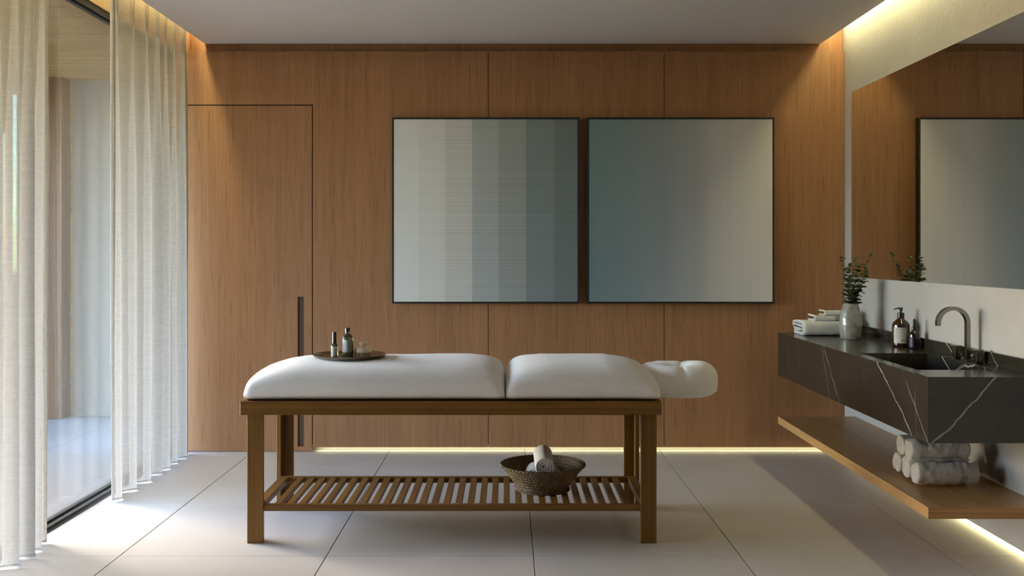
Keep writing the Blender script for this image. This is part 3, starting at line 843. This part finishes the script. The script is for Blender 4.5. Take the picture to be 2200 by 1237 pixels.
branch((0.061, -0.066, 0.168), (.006, 0, 0), 15, 0.048, 'low dark eucalyptus branch drooping right over the vase rim', G1, 5, 0.32)
branch((0.066, 0.060, 0.203), (0, 0, .012), 15, 0.044, 'eucalyptus branch leaning back toward the mirror', G1, 6, 0.32)
branch((0.004, 0.036, 0.174), (0, 0, 0), 15, 0.048, 'short broad-leaved eucalyptus branch upright in the vase centre', G1, 8, 0.30)

# folded towels on the counter
def strip_extrude(bm, path, th, x0, x1, nx=14, wob=0.002, seed=0, flare=None):
    """thick cloth strip with the (y,z) path, extruded along x"""
    pts = smooth_prof(path, 8)
    n = len(pts); off = []
    for i, (y, z) in enumerate(pts):
        a = pts[max(i - 1, 0)]; b = pts[min(i + 1, n - 1)]
        ty, tz = b[0] - a[0], b[1] - a[1]; l = math.hypot(ty, tz) or 1
        off.append((-tz / l, ty / l))
    loop = [(pts[i][0] + off[i][0] * th / 2, pts[i][1] + off[i][1] * th / 2) for i in range(n)]
    endc = pts[-1]; te = (pts[-1][0] - pts[-2][0], pts[-1][1] - pts[-2][1]); l = math.hypot(*te)
    loop += [(endc[0] + te[0] / l * th * 0.4, endc[1] + te[1] / l * th * 0.4)]
    loop += [(pts[i][0] - off[i][0] * th / 2, pts[i][1] - off[i][1] * th / 2) for i in range(n - 1, -1, -1)]
    ts = (pts[0][0] - pts[1][0], pts[0][1] - pts[1][1]); l = math.hypot(*ts)
    loop += [(pts[0][0] + ts[0] / l * th * 0.4, pts[0][1] + ts[1] / l * th * 0.4)]
    rings = []
    cy = sum(p[0] for p in loop) / len(loop); cz = sum(p[1] for p in loop) / len(loop)
    for k in range(nx + 1):
        u = k / nx; x = x0 + (x1 - x0) * u
        e = min(u, 1 - u) * (x1 - x0); sh = 1 - 0.02 * max(0, 1 - e / 0.006)
        ring = []
        for (y, z) in loop:
            yy = cy + (y - cy) * sh; zz = cz + (z - cz) * sh
            if flare: yy, zz = flare(u, yy, zz)
            nz = wob * noise.noise(Vector((x * 30, yy * 30, zz * 30 + seed)))
            ring.append(bm.verts.new((x, yy + nz, max(zz + nz * 0.6, 0.0) if z > -1 else zz)))
        rings.append(ring)
    m = len(loop)
    for a, b in zip(rings, rings[1:]):
        for i in range(m): bm.faces.new((a[i], a[(i + 1) % m], b[(i + 1) % m], b[i]))
    for rg in (rings[0], rings[-1]):
        for i in range(n - 1):      # quads across the strip thickness
            j = 2 * n - i
            bm.faces.new((rg[i], rg[i + 1], rg[j - 1], rg[j]))
        bm.faces.new((rg[n - 1], rg[n], rg[n + 1])); bm.faces.new((rg[0], rg[2 * n], rg[2 * n + 1]))
    return bm

ty0 = 5.835
path = [(ty0 + .185, .046), (ty0 + .10, .043), (ty0 + .035, .041), (ty0 + .032, .047), (ty0 + .10, .052), (ty0 + .20, .052), (ty0 + .222, .062), (ty0 + .20, .074), (ty0 + .10, .0765), (ty0 + .03, .075),
        (ty0 + .010, .062), (ty0 + .008, .030), (ty0 + .018, .012), (ty0 + .05, .0085), (ty0 + .12, .0085), (ty0 + .19, .0085)]
bm = strip_extrude(B(), path, 0.0145, 1.722, 2.045, 16, 0.0025, 1)
strip_extrude(bm, [(ty0 + .215, .036), (ty0 + .12, .026), (ty0 + .03, .026), (ty0 + .12, .021), (ty0 + .205, .022)], 0.008, 1.725, 2.043, 10, 0.002, 4)
move(bm, 0, 0, zt + 0.0012)
bt = thing('folded_bath_towel', (1.885, ty0 + .11, zt), 'thick white folded bath towel on the counter behind the vase', 'towel')
obj('towel_cloth', bm, M['terry_soft'], bt, smooth=True)
bm = B(); box(bm, 1.935, 1.937, ty0 - 0.0005, ty0 + 0.01, zt + 0.018, zt + 0.066)
obj('woven_seam', bm, M['terry_band'], bt)
def face_cloth(x0, x1, y0, z, label, seed, tilt, dep=0.13):
    c = thing('folded_face_cloth', ((x0 + x1) / 2, y0 + dep / 2, z), label, 'towel', 'folded face cloths on the bath towel')
    def fl(u, y, zz):
        k = max(0, 1 - u * 4.5)
        if zz > 0.016: zz += tilt * k * k
        return y, zz
    p = [(y0 + dep, .0235), (y0 + .05, .0235), (y0 + .012, .0225), (y0 + .005, .014), (y0 + .012, .0055), (y0 + .05, .0048), (y0 + dep, .0048)]
    bm = strip_extrude(B(), p, 0.009, x0, x1, 16, 0.0018, seed, fl)
    move(bm, 0, 0, z)
    obj('towel_cloth', bm, M['terry_soft'], c, smooth=True)
    xb = x0 + (x1 - x0) * 0.62
    bm = strip_extrude(B(), p, 0.0102, xb, xb + 0.03, 4, 0.001, seed)
    move(bm, 0, 0, z)
    o = obj('woven_band', bm, M['terry_grey'], c, smooth=True); o['label'] = 'grey woven band'
    return c
ztw = zt + 0.0012 + 0.0765 + 0.0070
face_cloth(1.795, 1.985, 5.862, ztw, 'folded white face cloth lying directly on the bath towel', 3, 0.010)
face_cloth(1.862, 2.035, 5.885, ztw + 0.0285, 'topmost small folded white face cloth beside the vase', 9, 0.007, 0.11)

# ------------------------------------------------------------------ rolled towels
def spiral_roll(bm, c0, axis, length, r, turns=3.6, th_k=0.93, nx=18, lump=0.002, seed=0, start=0.0, squash=1.0, rough_end=0.004):
    """rolled sheet: closed spiral section swept along 'axis' from c0"""
    axis = Vector(axis).normalized()
    up = Vector((0, 0, 1)); s = axis.cross(up)
    if s.length < 0.1: s = Vector((1, 0, 0))
    s.normalize(); u = s.cross(axis).normalized()
    n = int(turns * 26); pitch = r / (turns + 0.35); th = pitch * th_k
    cl = []
    for i in range(n + 1):
        t = i / n; a = start + t * turns * 2 * math.pi
        rr = pitch * 0.35 + (r - pitch * 0.35 - th / 2) * t
        cl.append((rr, a))
    inner = [(rr - th / 2, a) for rr, a in cl]; outer = [(rr + th / 2, a) for rr, a in cl]
    # taper the outer tail so that it lies down
    loop = outer + inner[::-1]
    rings = []; m = len(loop)
    qs = [0.0, 0.006 / length, 0.02 / length] + [0.02 / length + (1 - 0.04 / length) * i / (nx - 4) for i in range(1, nx - 4)] + [1 - 0.02 / length, 1 - 0.006 / length, 1.0]
    nx = len(qs) - 1
    for k in range(nx + 1):
        q = qs[k]; e = min(q, 1 - q) * length
        ring = []
        for idx, (rr, a) in enumerate(loop):
            if k in (0, nx):                     # every layer thins to a rounded edge
                mid_r = cl[idx][0] if idx < len(cl) else cl[m - 1 - idx][0]
                rr = mid_r + (rr - mid_r) * 0.35
            rim = 1.0
            x = rr * math.cos(a) * rim; z = rr * math.sin(a) * rim * squash
            dn = 0.0
            if rr > r * 0.7: dn = lump * noise.noise(Vector((q * length * 38, x * 34, z * 34 + seed * 3.3))) + lump * 0.6 * noise.noise(Vector((q * length * 90, x * 90, z * 90 + seed)))
            f = 1 + dn / max(rr, 0.01)
            push = rough_end * (1 - 1.0 * rr / r) * (1 if k == nx else -1 if k == 0 else 0) * 0.8
            push += (rough_end * 0.5 * noise.noise(Vector((x * 60, z * 60, seed + k))) if k in (0, nx) else 0)
            ring.append(bm.verts.new(Vector(c0) + axis * (q * length - push) + s * (x * f) + u * (z * f)))
        rings.append(ring)
    for a, b in zip(rings, rings[1:]):
        for i in range(m): bm.faces.new((a[i], a[(i + 1) % m], b[(i + 1) % m], b[i]))
    nn = n + 1
    for rg in (rings[0], rings[-1]):
        for i in range(nn - 1):
            bm.faces.new((rg[i], rg[i + 1], rg[m - 2 - i], rg[m - 1 - i]))
    return bm
def shelf_roll(y, z, x0, ln, label, seed, r=0.052, lump=0.0075):
    t = thing('rolled_towel', (x0 + ln / 2, y, z - r), label, 'towel', 'rolled towels on the wooden shelf')
    bm = spiral_roll(B(), (x0, y, z), (1, 0, 0), ln, r, 3.0, 0.92, 40, lump, seed, start=seed * 1.3)
    zmin = min(v.co.z for v in bm.verts)
    o = obj('towel_cloth', bm, M['terry'], t, smooth=True)
    bm = B(); turns, thk, st_ = 3.0, 0.92, seed * 1.3
    pitch = r / (turns + 0.35); th = pitch * thk; rings = []
    for q in (0.69, 0.715, 0.74, 0.765, 0.79):
        ring = []
        for k in range(61):
            tt = 1 - (1 - k / 60) / turns; ang = st_ + tt * turns * 2 * math.pi
            rr = pitch * 0.35 + (r - pitch * 0.35 - th / 2) * tt + th / 2
            xx, zz = rr * math.cos(ang), rr * math.sin(ang)
            dn = lump * noise.noise(Vector((q * ln * 38, xx * 34, zz * 34 + seed * 3.3))) + lump * 0.6 * noise.noise(Vector((q * ln * 90, xx * 90, zz * 90 + seed)))
            f = 1 + dn / rr + 0.0020 / rr
            ring.append(bm.verts.new((x0 + q * ln, y - xx * f, z + zz * f)))
        rings.append(ring)
    for a, b in zip(rings, rings[1:]):
        for k in range(60): bm.faces.new((a[k], a[k + 1], b[k + 1], b[k]))
    obj('woven_band', bm, M['terry_band'], t, smooth=True)
    return t
zs = 0.2535; rr_ = 0.052
shelf_roll(4.285, zs + .0535, 1.738, .262, 'rolled towel on the shelf, front one of the bottom row', 1)
shelf_roll(4.391, zs + .0535, 1.742, .260, 'rolled towel on the shelf, middle one of the bottom row', 2)
shelf_roll(4.497, zs + .0535, 1.745, .258, 'rolled towel on the shelf, rearmost of the bottom row', 3)
shelf_roll(4.338, zs + .0535 + .092, 1.735, .255, 'rolled towel on the shelf, front one of the upper two', 4)
shelf_roll(4.444, zs + .0535 + .092, 1.740, .255, 'rolled towel on the shelf, rear one of the upper two', 5)

# ------------------------------------------------------------------ massage table
FYY = 4.300; kf = FYY / 2150
bed = thing('massage_table', (-0.245, 4.62, 0), 'teak massage table with white linen cushions and a slatted lower shelf', 'massage table')
ZF0, ZF1 = 0.5545, 0.6125
BX0, BX1 = -1.148, 0.6575
BYF, BYR = 4.285, 4.965
obj('frame_rail', bbox(BX0, BX1, BYF, BYF + 0.026, ZF0, ZF1, 0.0015), M['bed_wood_x'], bed)
obj('frame_rail', bbox(BX0, BX1, BYR - 0.026, BYR, ZF0, ZF1, 0.0015), M['bed_wood_x'], bed)
obj('end_rail', bbox(BX0, BX0 + 0.026, BYF + 0.026, BYR - 0.026, ZF0, ZF1, 0.0015), M['bed_wood_y'], bed)
obj('end_rail', bbox(BX1 - 0.026, BX1, BYF + 0.026, BYR - 0.026, ZF0, ZF1, 0.0015), M['bed_wood_y'], bed)
obj('deck', bbox(BX0 + 0.026, BX1 - 0.026, BYF + 0.026, BYR - 0.026, ZF1 - 0.03, ZF1 - 0.004), M['bed_wood_x'], bed)
def lleg(x_out, sgn, y_face, sy):
    """L-shaped post: board along x (wide) and board along y at the outer side"""
    bm = B()
    xa, xb = sorted((x_out, x_out + sgn * 0.0685)); xo = sorted((x_out, x_out + sgn * 0.020))
    if sy > 0:      # front: wide board in front
        box(bm, xa, xb, y_face, y_face + 0.022, 0.0, ZF0, 0.0012); box(bm, xo[0], xo[1], y_face + 0.022, y_face + 0.075, 0.0, ZF0, 0.0012)
    else:           # rear: wide board at the back
        box(bm, xa, xb, y_face + 0.055, y_face + 0.077, 0.0, ZF0, 0.0012); box(bm, xo[0], xo[1], y_face, y_face + 0.055, 0.0, ZF0, 0.0012)
    obj('leg', bm, M['bed_wood_z'], bed)
lleg(-1.122, 1, 4.302, 1); lleg(0.639, -1, 4.302, 1); lleg(-1.128, 1, 4.878, -1); lleg(0.640, -1, 4.878, -1)
ZS0, ZS1 = 0.137, 0.1655
obj('shelf_rail', bbox(-1.0535, 0.5705, 4.310, 4.334, ZS0, ZS1, 0.001), M['bed_wood_x'], bed)
obj('shelf_rail', bbox(-1.103, 0.616, 4.838, 4.862, ZS0, ZS1, 0.001), M['bed_wood_x'], bed)
obj('shelf_end_rail', bbox(-1.1045, -1.062, 4.378, 4.838, ZS0, ZS1, 0.001), M['bed_wood_y'], bed)
obj('shelf_end_rail', bbox(0.579, 0.6185, 4.378, 4.838, ZS0, ZS1, 0.001), M['bed_wood_y'], bed)
bm = bbox(-0.0142, 0.0142, 4.334, 4.838, ZS0 + 0.006, ZS1 - 0.003, 0.001)
first = None
for k in range(30):
    xs = -1.000 + 0.0523 * k
    if first is None:
        bmesh.ops.translate(bm, vec=(xs, 0, 0), verts=bm.verts)
        first = obj('slat', bm, M['bed_wood_y'], bed)
    else:
        c = first.copy(); COL.objects.link(c); c.parent = bed
        c.location = first.location + Vector((0.0523 * k, 0, 0))

def cushion(name, x0, x1, yf, yr, zb, prof_l, prof_r, H, seed, edge=0.035):
    """soft sheet-covered cushion; prof_l/prof_r: (distance from the end, height fraction)"""
    Ltot = x1 - x0
    xs = []
    t = [0, .002, .006, .012, .02, .03, .042, .056, .072, .09, .11, .135, .165, .2, .24, .29]
    for q in t: xs.append(q)
    nmid = int((Ltot - 0.58) / 0.03)
    for k in range(1, nmid): xs.append(0.29 + (Ltot - 0.58) * k / nmid)
    for q in t[::-1]: xs.append(Ltot - q)
    pl = smooth_prof(prof_l, 6); prr = smooth_prof(prof_r, 6)
    bm = B(); rings = []
    M_ = 64
    yc = (yf + yr) / 2; hw = (yr - yf) / 2
    for q in xs:
        h = H * min(interp(pl, q), interp(prr, Ltot - q))
        e = min(q, Ltot - q); 
        wk = 1 - 0.055 * max(0, 1 - e / edge) ** 2
        ring = []
        for k in range(M_):
            a = 2 * math.pi * k / M_; c, s = math.cos(a), math.sin(a)
            yy = math.copysign(abs(c) ** (2 / (4.2 if s >= 0 else 12)), c)
            if s >= 0: zz = 0.40 + 0.60 * abs(s) ** (2 / 2.3)
            else: zz = 0.40 - 0.40 * abs(s) ** (2 / 2.6)
            p = Vector((x0 + q, yc + hw * wk * yy, zb + h * zz))
            if s > -0.2:
                d = 0.0045 * noise.noise(Vector((p.x * 3.5, p.y * 5, p.z * 6 + seed))) 
                wr = noise.noise(Vector((p.x * 9 + p.y * 16, p.y * 5 - p.x * 3, p.z * 14 + seed)))
                d += 0.0065 * (1 - abs(wr) * 2) * max(0, noise.noise(Vector((p.x * 2.2, p.y * 2, seed + 9))) + 0.15)
                p += Vector((0, yy * d, s * d))
            ring.append(bm.verts.new(p))
        rings.append(ring)
    for a, b in zip(rings, rings[1:]):
        for i in range(M_): bm.faces.new((a[i], a[(i + 1) % M_], b[(i + 1) % M_], b[i]))
    for rg, xo in ((rings[0], x0 - 0.001), (rings[-1], x1 + 0.001)):
        cc = sum((v.co for v in rg), Vector()) / M_
        prev = rg
        for sc_ in (0.75, 0.4):
            nr = [bm.verts.new(Vector((xo, 0, 0)) + Vector((0, cc.y + (v.co.y - cc.y) * sc_, cc.z + (v.co.z - cc.z) * sc_))) for v in rg]
            for i in range(M_): bm.faces.new((prev[i], prev[(i + 1) % M_], nr[(i + 1) % M_], nr[i]))
            prev = nr
        cv = bm.verts.new((xo, cc.y, cc.z))
        for i in range(M_): bm.faces.new((prev[i], prev[(i + 1) % M_], cv))
    o = obj(name, bm, M['linen'], bed, smooth=True)
    return o
HC = 0.156
long_end = [(0, .40), (.005, .55), (.018, .67), (.045, .77), (.085, .86), (.134, .93), (.204, .98), (.33, 1.0), (9, 1.0)]
short_end = [(0, .36), (.004, .55), (.014, .70), (.035, .83), (.075, .93), (.14, .98), (.24, 1.0), (9, 1.0)]
cushion('cushion', -1.138, -0.0145, BYF + 0.003, BYR - 0.003, ZF1 - 0.001, long_end, short_end, HC, 3)
long_r = [(0, .36), (.005, .52), (.022, .67), (.05, .79), (.10, .895), (.17, .965), (.30, 1.0), (9, 1.0)]
cushion('cushion', -0.0095, 0.656, BYF + 0.003, BYR - 0.003, ZF1 - 0.001, short_end, long_r, HC, 8)

# face cradle: fat padded ring with creases
bm = B(); NU, NV = 96, 28
cxh, cyh, czh = 0.780, 4.615, 0.668
rings = []
for i in range(NU):
    a = 2 * math.pi * i / NU
    ox, oy = 0.178, 0.198                    # outer half sizes
    ca, sa = math.cos(a), math.sin(a)
    ex = 2.6
    rad = (abs(ca / ox) ** ex + abs(sa / oy) ** ex) ** (-1 / ex)
    tw_ = 0.082; rc = rad - tw_
    crease = 0.0
    for a0, wdt, dp in ((-math.pi / 2 - 0.02, 0.075, 0.014), (2.35, 0.12, 0.010), (1.25, 0.10, 0.006)):
        dd = (a - a0 + math.pi) % (2 * math.pi) - math.pi
        crease += dp * math.exp(-(dd / wdt) ** 2)
    ring = []
    for j in range(NV):
        b = 2 * math.pi * j / NV; cb, sb = math.cos(b), math.sin(b)
        pr_ = rc + tw_ * math.copysign(abs(cb) ** 0.75, cb) * (1 - 0.3 * crease / 0.03 * (sb > 0) * 0.4)
        zz = 0.070 * math.copysign(abs(sb) ** 0.72, sb)
        if sb > 0: zz -= crease * sb ** 0.8
        zz += 0.012 * math.exp(-((a if a < math.pi else a - 2 * math.pi) / 0.9) ** 2) * max(sb, 0)
        p = Vector((cxh + pr_ * ca, cyh + pr_ * sa, czh + zz))
        p += Vector((0, 0, 1)) * 0.003 * noise.noise(p * 9)
        ring.append(bm.verts.new(p))
    rings.append(ring)
for i in range(NU):
    a, b = rings[i], rings[(i + 1) % NU]
    for j in range(NV): bm.faces.new((a[j], a[(j + 1) % NV], b[(j + 1) % NV], b[j]))
fc = obj('face_cradle', bm, M['linen'], bed, smooth=True); fc['label'] = 'padded white face cradle'
pts = []
for i in range(97):
    a = 2 * math.pi * i / 96; ca, sa = math.cos(a), math.sin(a)
    rad = (abs(ca / 0.178) ** 2.6 + abs(sa / 0.198) ** 2.6) ** (-1 / 2.6) - 0.0055
    pts.append((cxh + rad * ca, cyh + rad * sa, czh - 0.040))
obj('cradle_piping', tube(B(), pts, 0.0035, 6, cap=False), M['linen'], bed, smooth=True)
for yy in (4.52, 4.71):
    obj('cradle_arm', bbox(0.60, 0.76, yy - 0.012, yy + 0.012, 0.622, 0.642, 0.002), M['bed_wood_x'], bed)

# ------------------------------------------------------------------ tray and its contents
tx, tyy, tz = -0.728, 4.605, 0.7705
tr = thing('serving_tray', (tx, tyy, tz), 'round dark bronze tray on the massage table', 'tray')
bm = lathe(B(), [(0, 0), (.150, 0), (.160, .003), (.1665, .011), (.1675, .0135), (.1655, .0145), (.163, .013), (.156, .0065), (.148, .0035), (0, .0035)], tx, tyy, tz, 72)
obj('tray_dish', bm, M['bronze'], tr, smooth=True, angle=60)
zt2 = tz + 0.0037
# slim bottle
ax, ay = -0.781, 4.500
sb_ = thing('spray_bottle', (ax, ay, zt2), 'slim clear bottle with white label and tall dark cap, left on the tray', 'bottle')
obj('body', lathe(B(), [(0, 0), (.0150, 0), (.0165, .003), (.0165, .054), (.0150, .061), (.0105, .065), (.0095, .068), (0, .068)], ax, ay, zt2, 40), M['pale_glass'], sb_, smooth=True, angle=40)
obj('oil_fill', lathe(B(), [(0, .003), (.0130, .003), (.0138, .006), (.0138, .012), (0, .012)], ax, ay, zt2, 32), M['bronze'], sb_, smooth=True, angle=40)
obj('cap', lathe(B(), [(0, .066), (.0098, .066), (.0098, .081), (.0090, .083), (.0088, .1175), (.0080, .119), (0, .119)], ax, ay, zt2, 32), M['cap_green'], sb_, smooth=True, angle=40)
aa = face_cam(ax, ay, 0.08)
lb = obj('label', wrap_mesh(flat_grid(-.0165, .0165, 0, .044, 12), ax, ay, .0168, aa, zt2 + .0115), M['paper'], sb_)
print_on(lb, sb_, ax, ay, .0170, aa, zt2 + .0115, [('bar', -.008 + k * .006, -.005 + k * .006, .004, .0065) for k in range(4)], M['ink'])
print_on(lb, sb_, ax, ay, .0170, aa, zt2 + .0115, [('bar', -.010, .010 - .004 * (k % 2), .034 - k * .0045, .0349 - k * .0045) for k in range(5)], M['ink_grey'])
# tall bottle
ax, ay = -0.722, 4.505
gb = thing('oil_bottle', (ax, ay, zt2), 'taller olive glass oil bottle with grey label, middle of the tray', 'bottle')
obj('body', lathe(B(), [(0, 0), (.0215, 0), (.0245, .003), (.0252, .008), (.0252, .082), (.0235, .094), (.0185, .104), (.0125, .110), (.0108, .114), (.0108, .124), (0, .124)], ax, ay, zt2, 48), M['green_glass'], gb, smooth=True, angle=40)
obj('oil_fill', lathe(B(), [(0, .004), (.0205, .004), (.0220, .008), (.0220, .080), (0, .080)], ax, ay, zt2, 40), M['bronze'], gb, smooth=True, angle=40)
obj('cap', lathe(B(), [(0, .119), (.0118, .119), (.0118, .1365), (.0110, .1375), (0, .1375)], ax, ay, zt2, 32), M['cap_green'], gb, smooth=True, angle=40)
aa = face_cam(ax, ay, 0)
o = obj('label', wrap_mesh(flat_grid(-.030, -.002, 0, .054, 12), ax, ay, .0255, aa, zt2 + .030), M['paper'], gb)
print_on(o, gb, ax, ay, .0257, aa, zt2 + .030, [('bar', -.011, -.007, .004, .0085)], M['ink'])
print_on(o, gb, ax, ay, .0257, aa, zt2 + .030, [('bar', -.024, -.008 - .003 * (k % 2), .046 - k * .005, .0469 - k * .005) for k in range(6)], M['ink_grey'])
obj('label', wrap_mesh(flat_grid(-.0015, .022, 0, .060, 12), ax, ay, .0255, aa, zt2 + .030), M['paper_grey'], gb)
# brush
ax, ay = -0.653, 4.520
br = thing('body_brush', (ax, ay, zt2), 'round beech body brush standing on its bristles on the tray', 'brush')
obj('head', lathe(B(), [(0, .026), (.0365, .026), (.0385, .029), (.0385, .041), (.0355, .0455), (.010, .0465), (0, .0465)], ax, ay, zt2, 48), M['brush_wood'], br, smooth=True, angle=50)
obj('knob', lathe(B(), [(0, .045), (.0105, .045), (.0085, .0500), (.0095, .0535), (.0165, .0575), (.0195, .0630), (.0185, .0685), (.0130, .0725), (0, .074)], ax, ay, zt2, 40), M['brush_wood'], br, smooth=True)
bm = B()
for rr2, nb in ((.033, 22), (.022, 14), (.010, 7)):
    for k in range(nb):
        a = 2 * math.pi * k / nb
        p1 = Vector((ax + rr2 * math.cos(a), ay + rr2 * math.sin(a), zt2 + .027)); p2 = Vector((ax + rr2 * 1.22 * math.cos(a), ay + rr2 * 1.22 * math.sin(a), zt2 + .0003))
        tube(bm, [p1, p1.lerp(p2, .5), p2], lambda q: .0022 + .0018 * q, 6)
o = obj('bristles', bm, M['bristle'], br, smooth=True); o['kind'] = 'stuff'

# ------------------------------------------------------------------ basket with rolled towels
kx, ky, kz = 0.158, 4.588, ZS1 - 0.0028
bk = thing('wicker_basket', (kx, ky, kz), 'dark woven round basket on the slatted shelf', 'basket')
NR, NS = 15, 76                      # rows of weave, stitches round
SR, SS = 5, 4                        # mesh samples per row and per stitch
outer = smooth_prof([(.116, 0.0), (.119, .008), (.117, .014), (.128, .032), (.150, .062), (.174, .092), (.192, .112), (.196, .117)], 6)
def profile_at(t):
    f = t * (len(outer) - 1); i = min(int(f), len(outer) - 2); q = f - i
    return (outer[i][0] + (outer[i + 1][0] - outer[i][0]) * q, outer[i][1] + (outer[i + 1][1] - outer[i][1]) * q)
def weave(t, k):
    row = t * NR; ri = int(row); st = k / SS + 0.5 * (ri % 2)
    a = abs(math.sin(math.pi * row)) ** 0.6; b = abs(math.sin(math.pi * st)) ** 0.6
    return a * (0.35 + 0.65 * b)
NCc = NS * SS
bm = B(); rings = []
def wring(t, inset, amp):
    r, z = profile_at(t)
    return [bm.verts.new((kx + (r - inset + amp * weave(t, k)) * math.cos(2 * math.pi * k / NCc), ky + (r - inset + amp * weave(t, k)) * math.sin(2 * math.pi * k / NCc), kz + z)) for k in range(NCc)]
for j in range(NR * SR + 1): rings.append(wring(j / (NR * SR), 0.004, 0.0055))
for j in range(NR * SR, 8, -1): rings.append(wring(j / (NR * SR), 0.010, -0.004))
for a, b in zip(rings, rings[1:]):
    for k in range(NCc): bm.faces.new((a[k], a[(k + 1) % NCc], b[(k + 1) % NCc], b[k]))
bm.faces.new(rings[-1]); bm.faces.new(rings[0][::-1])
obj('woven_body', bm, M['wicker'], bk, smooth=True)
bm = B(); n1 = 300
for ph in (0.0, math.pi):
    pts = []
    for k in range(n1 + 1):
        a = 2 * math.pi * k / n1; tws = a * 34 + ph
        pts.append((kx + (.1925 + .0030 * math.cos(tws)) * math.cos(a), ky + (.1925 + .0030 * math.cos(tws)) * math.sin(a), kz + .118 + .0030 * math.sin(tws)))
    tube(bm, pts, .0036, 6, cap=False)
obj('braided_rim', bm, M['wicker'], bk, smooth=True)
bm = B()
for ph in (0.0, math.pi):
    pts = []
    for k in range(n1 + 1):
        a = 2 * math.pi * k / n1; tws = a * 24 + ph
        pts.append((kx + (.121 + .0025 * math.cos(tws)) * math.cos(a), ky + (.121 + .0025 * math.cos(tws)) * math.sin(a), kz + .0065 + .0025 * math.sin(tws)))
    tube(bm, pts, .0035, 6, cap=False)
obj('braided_foot', bm, M['wicker'], bk, smooth=True)

def hand_roll(c, axis, ln, r, label, seed):
    t = thing('rolled_hand_towel', (c[0], c[1], c[2] - r), label, 'towel', 'rolled hand towels in the basket')
    ax_ = Vector(axis).normalized(); c0 = Vector(c) - ax_ * ln / 2
    obj('towel_cloth', spiral_roll(B(), c0, ax_, ln, r, 3.4, 0.90, 16, 0.0012, seed, start=seed), M['terry_soft'], t, smooth=True)
hand_roll((kx - .045, ky - .010, kz + .074), (-.10, -1, .02), .200, .044, 'rolled white hand towel in the basket, lower left one', 2)
hand_roll((kx + .047, ky - .010, kz + .074), (.12, -1, .02), .200, .044, 'rolled white hand towel in the basket, lower right one', 5)
hand_roll((kx + .002, ky - .030, kz + .141), (.02, -1, -.13), .190, .0475, 'rolled white hand towel crowning the basket pile', 7.4)
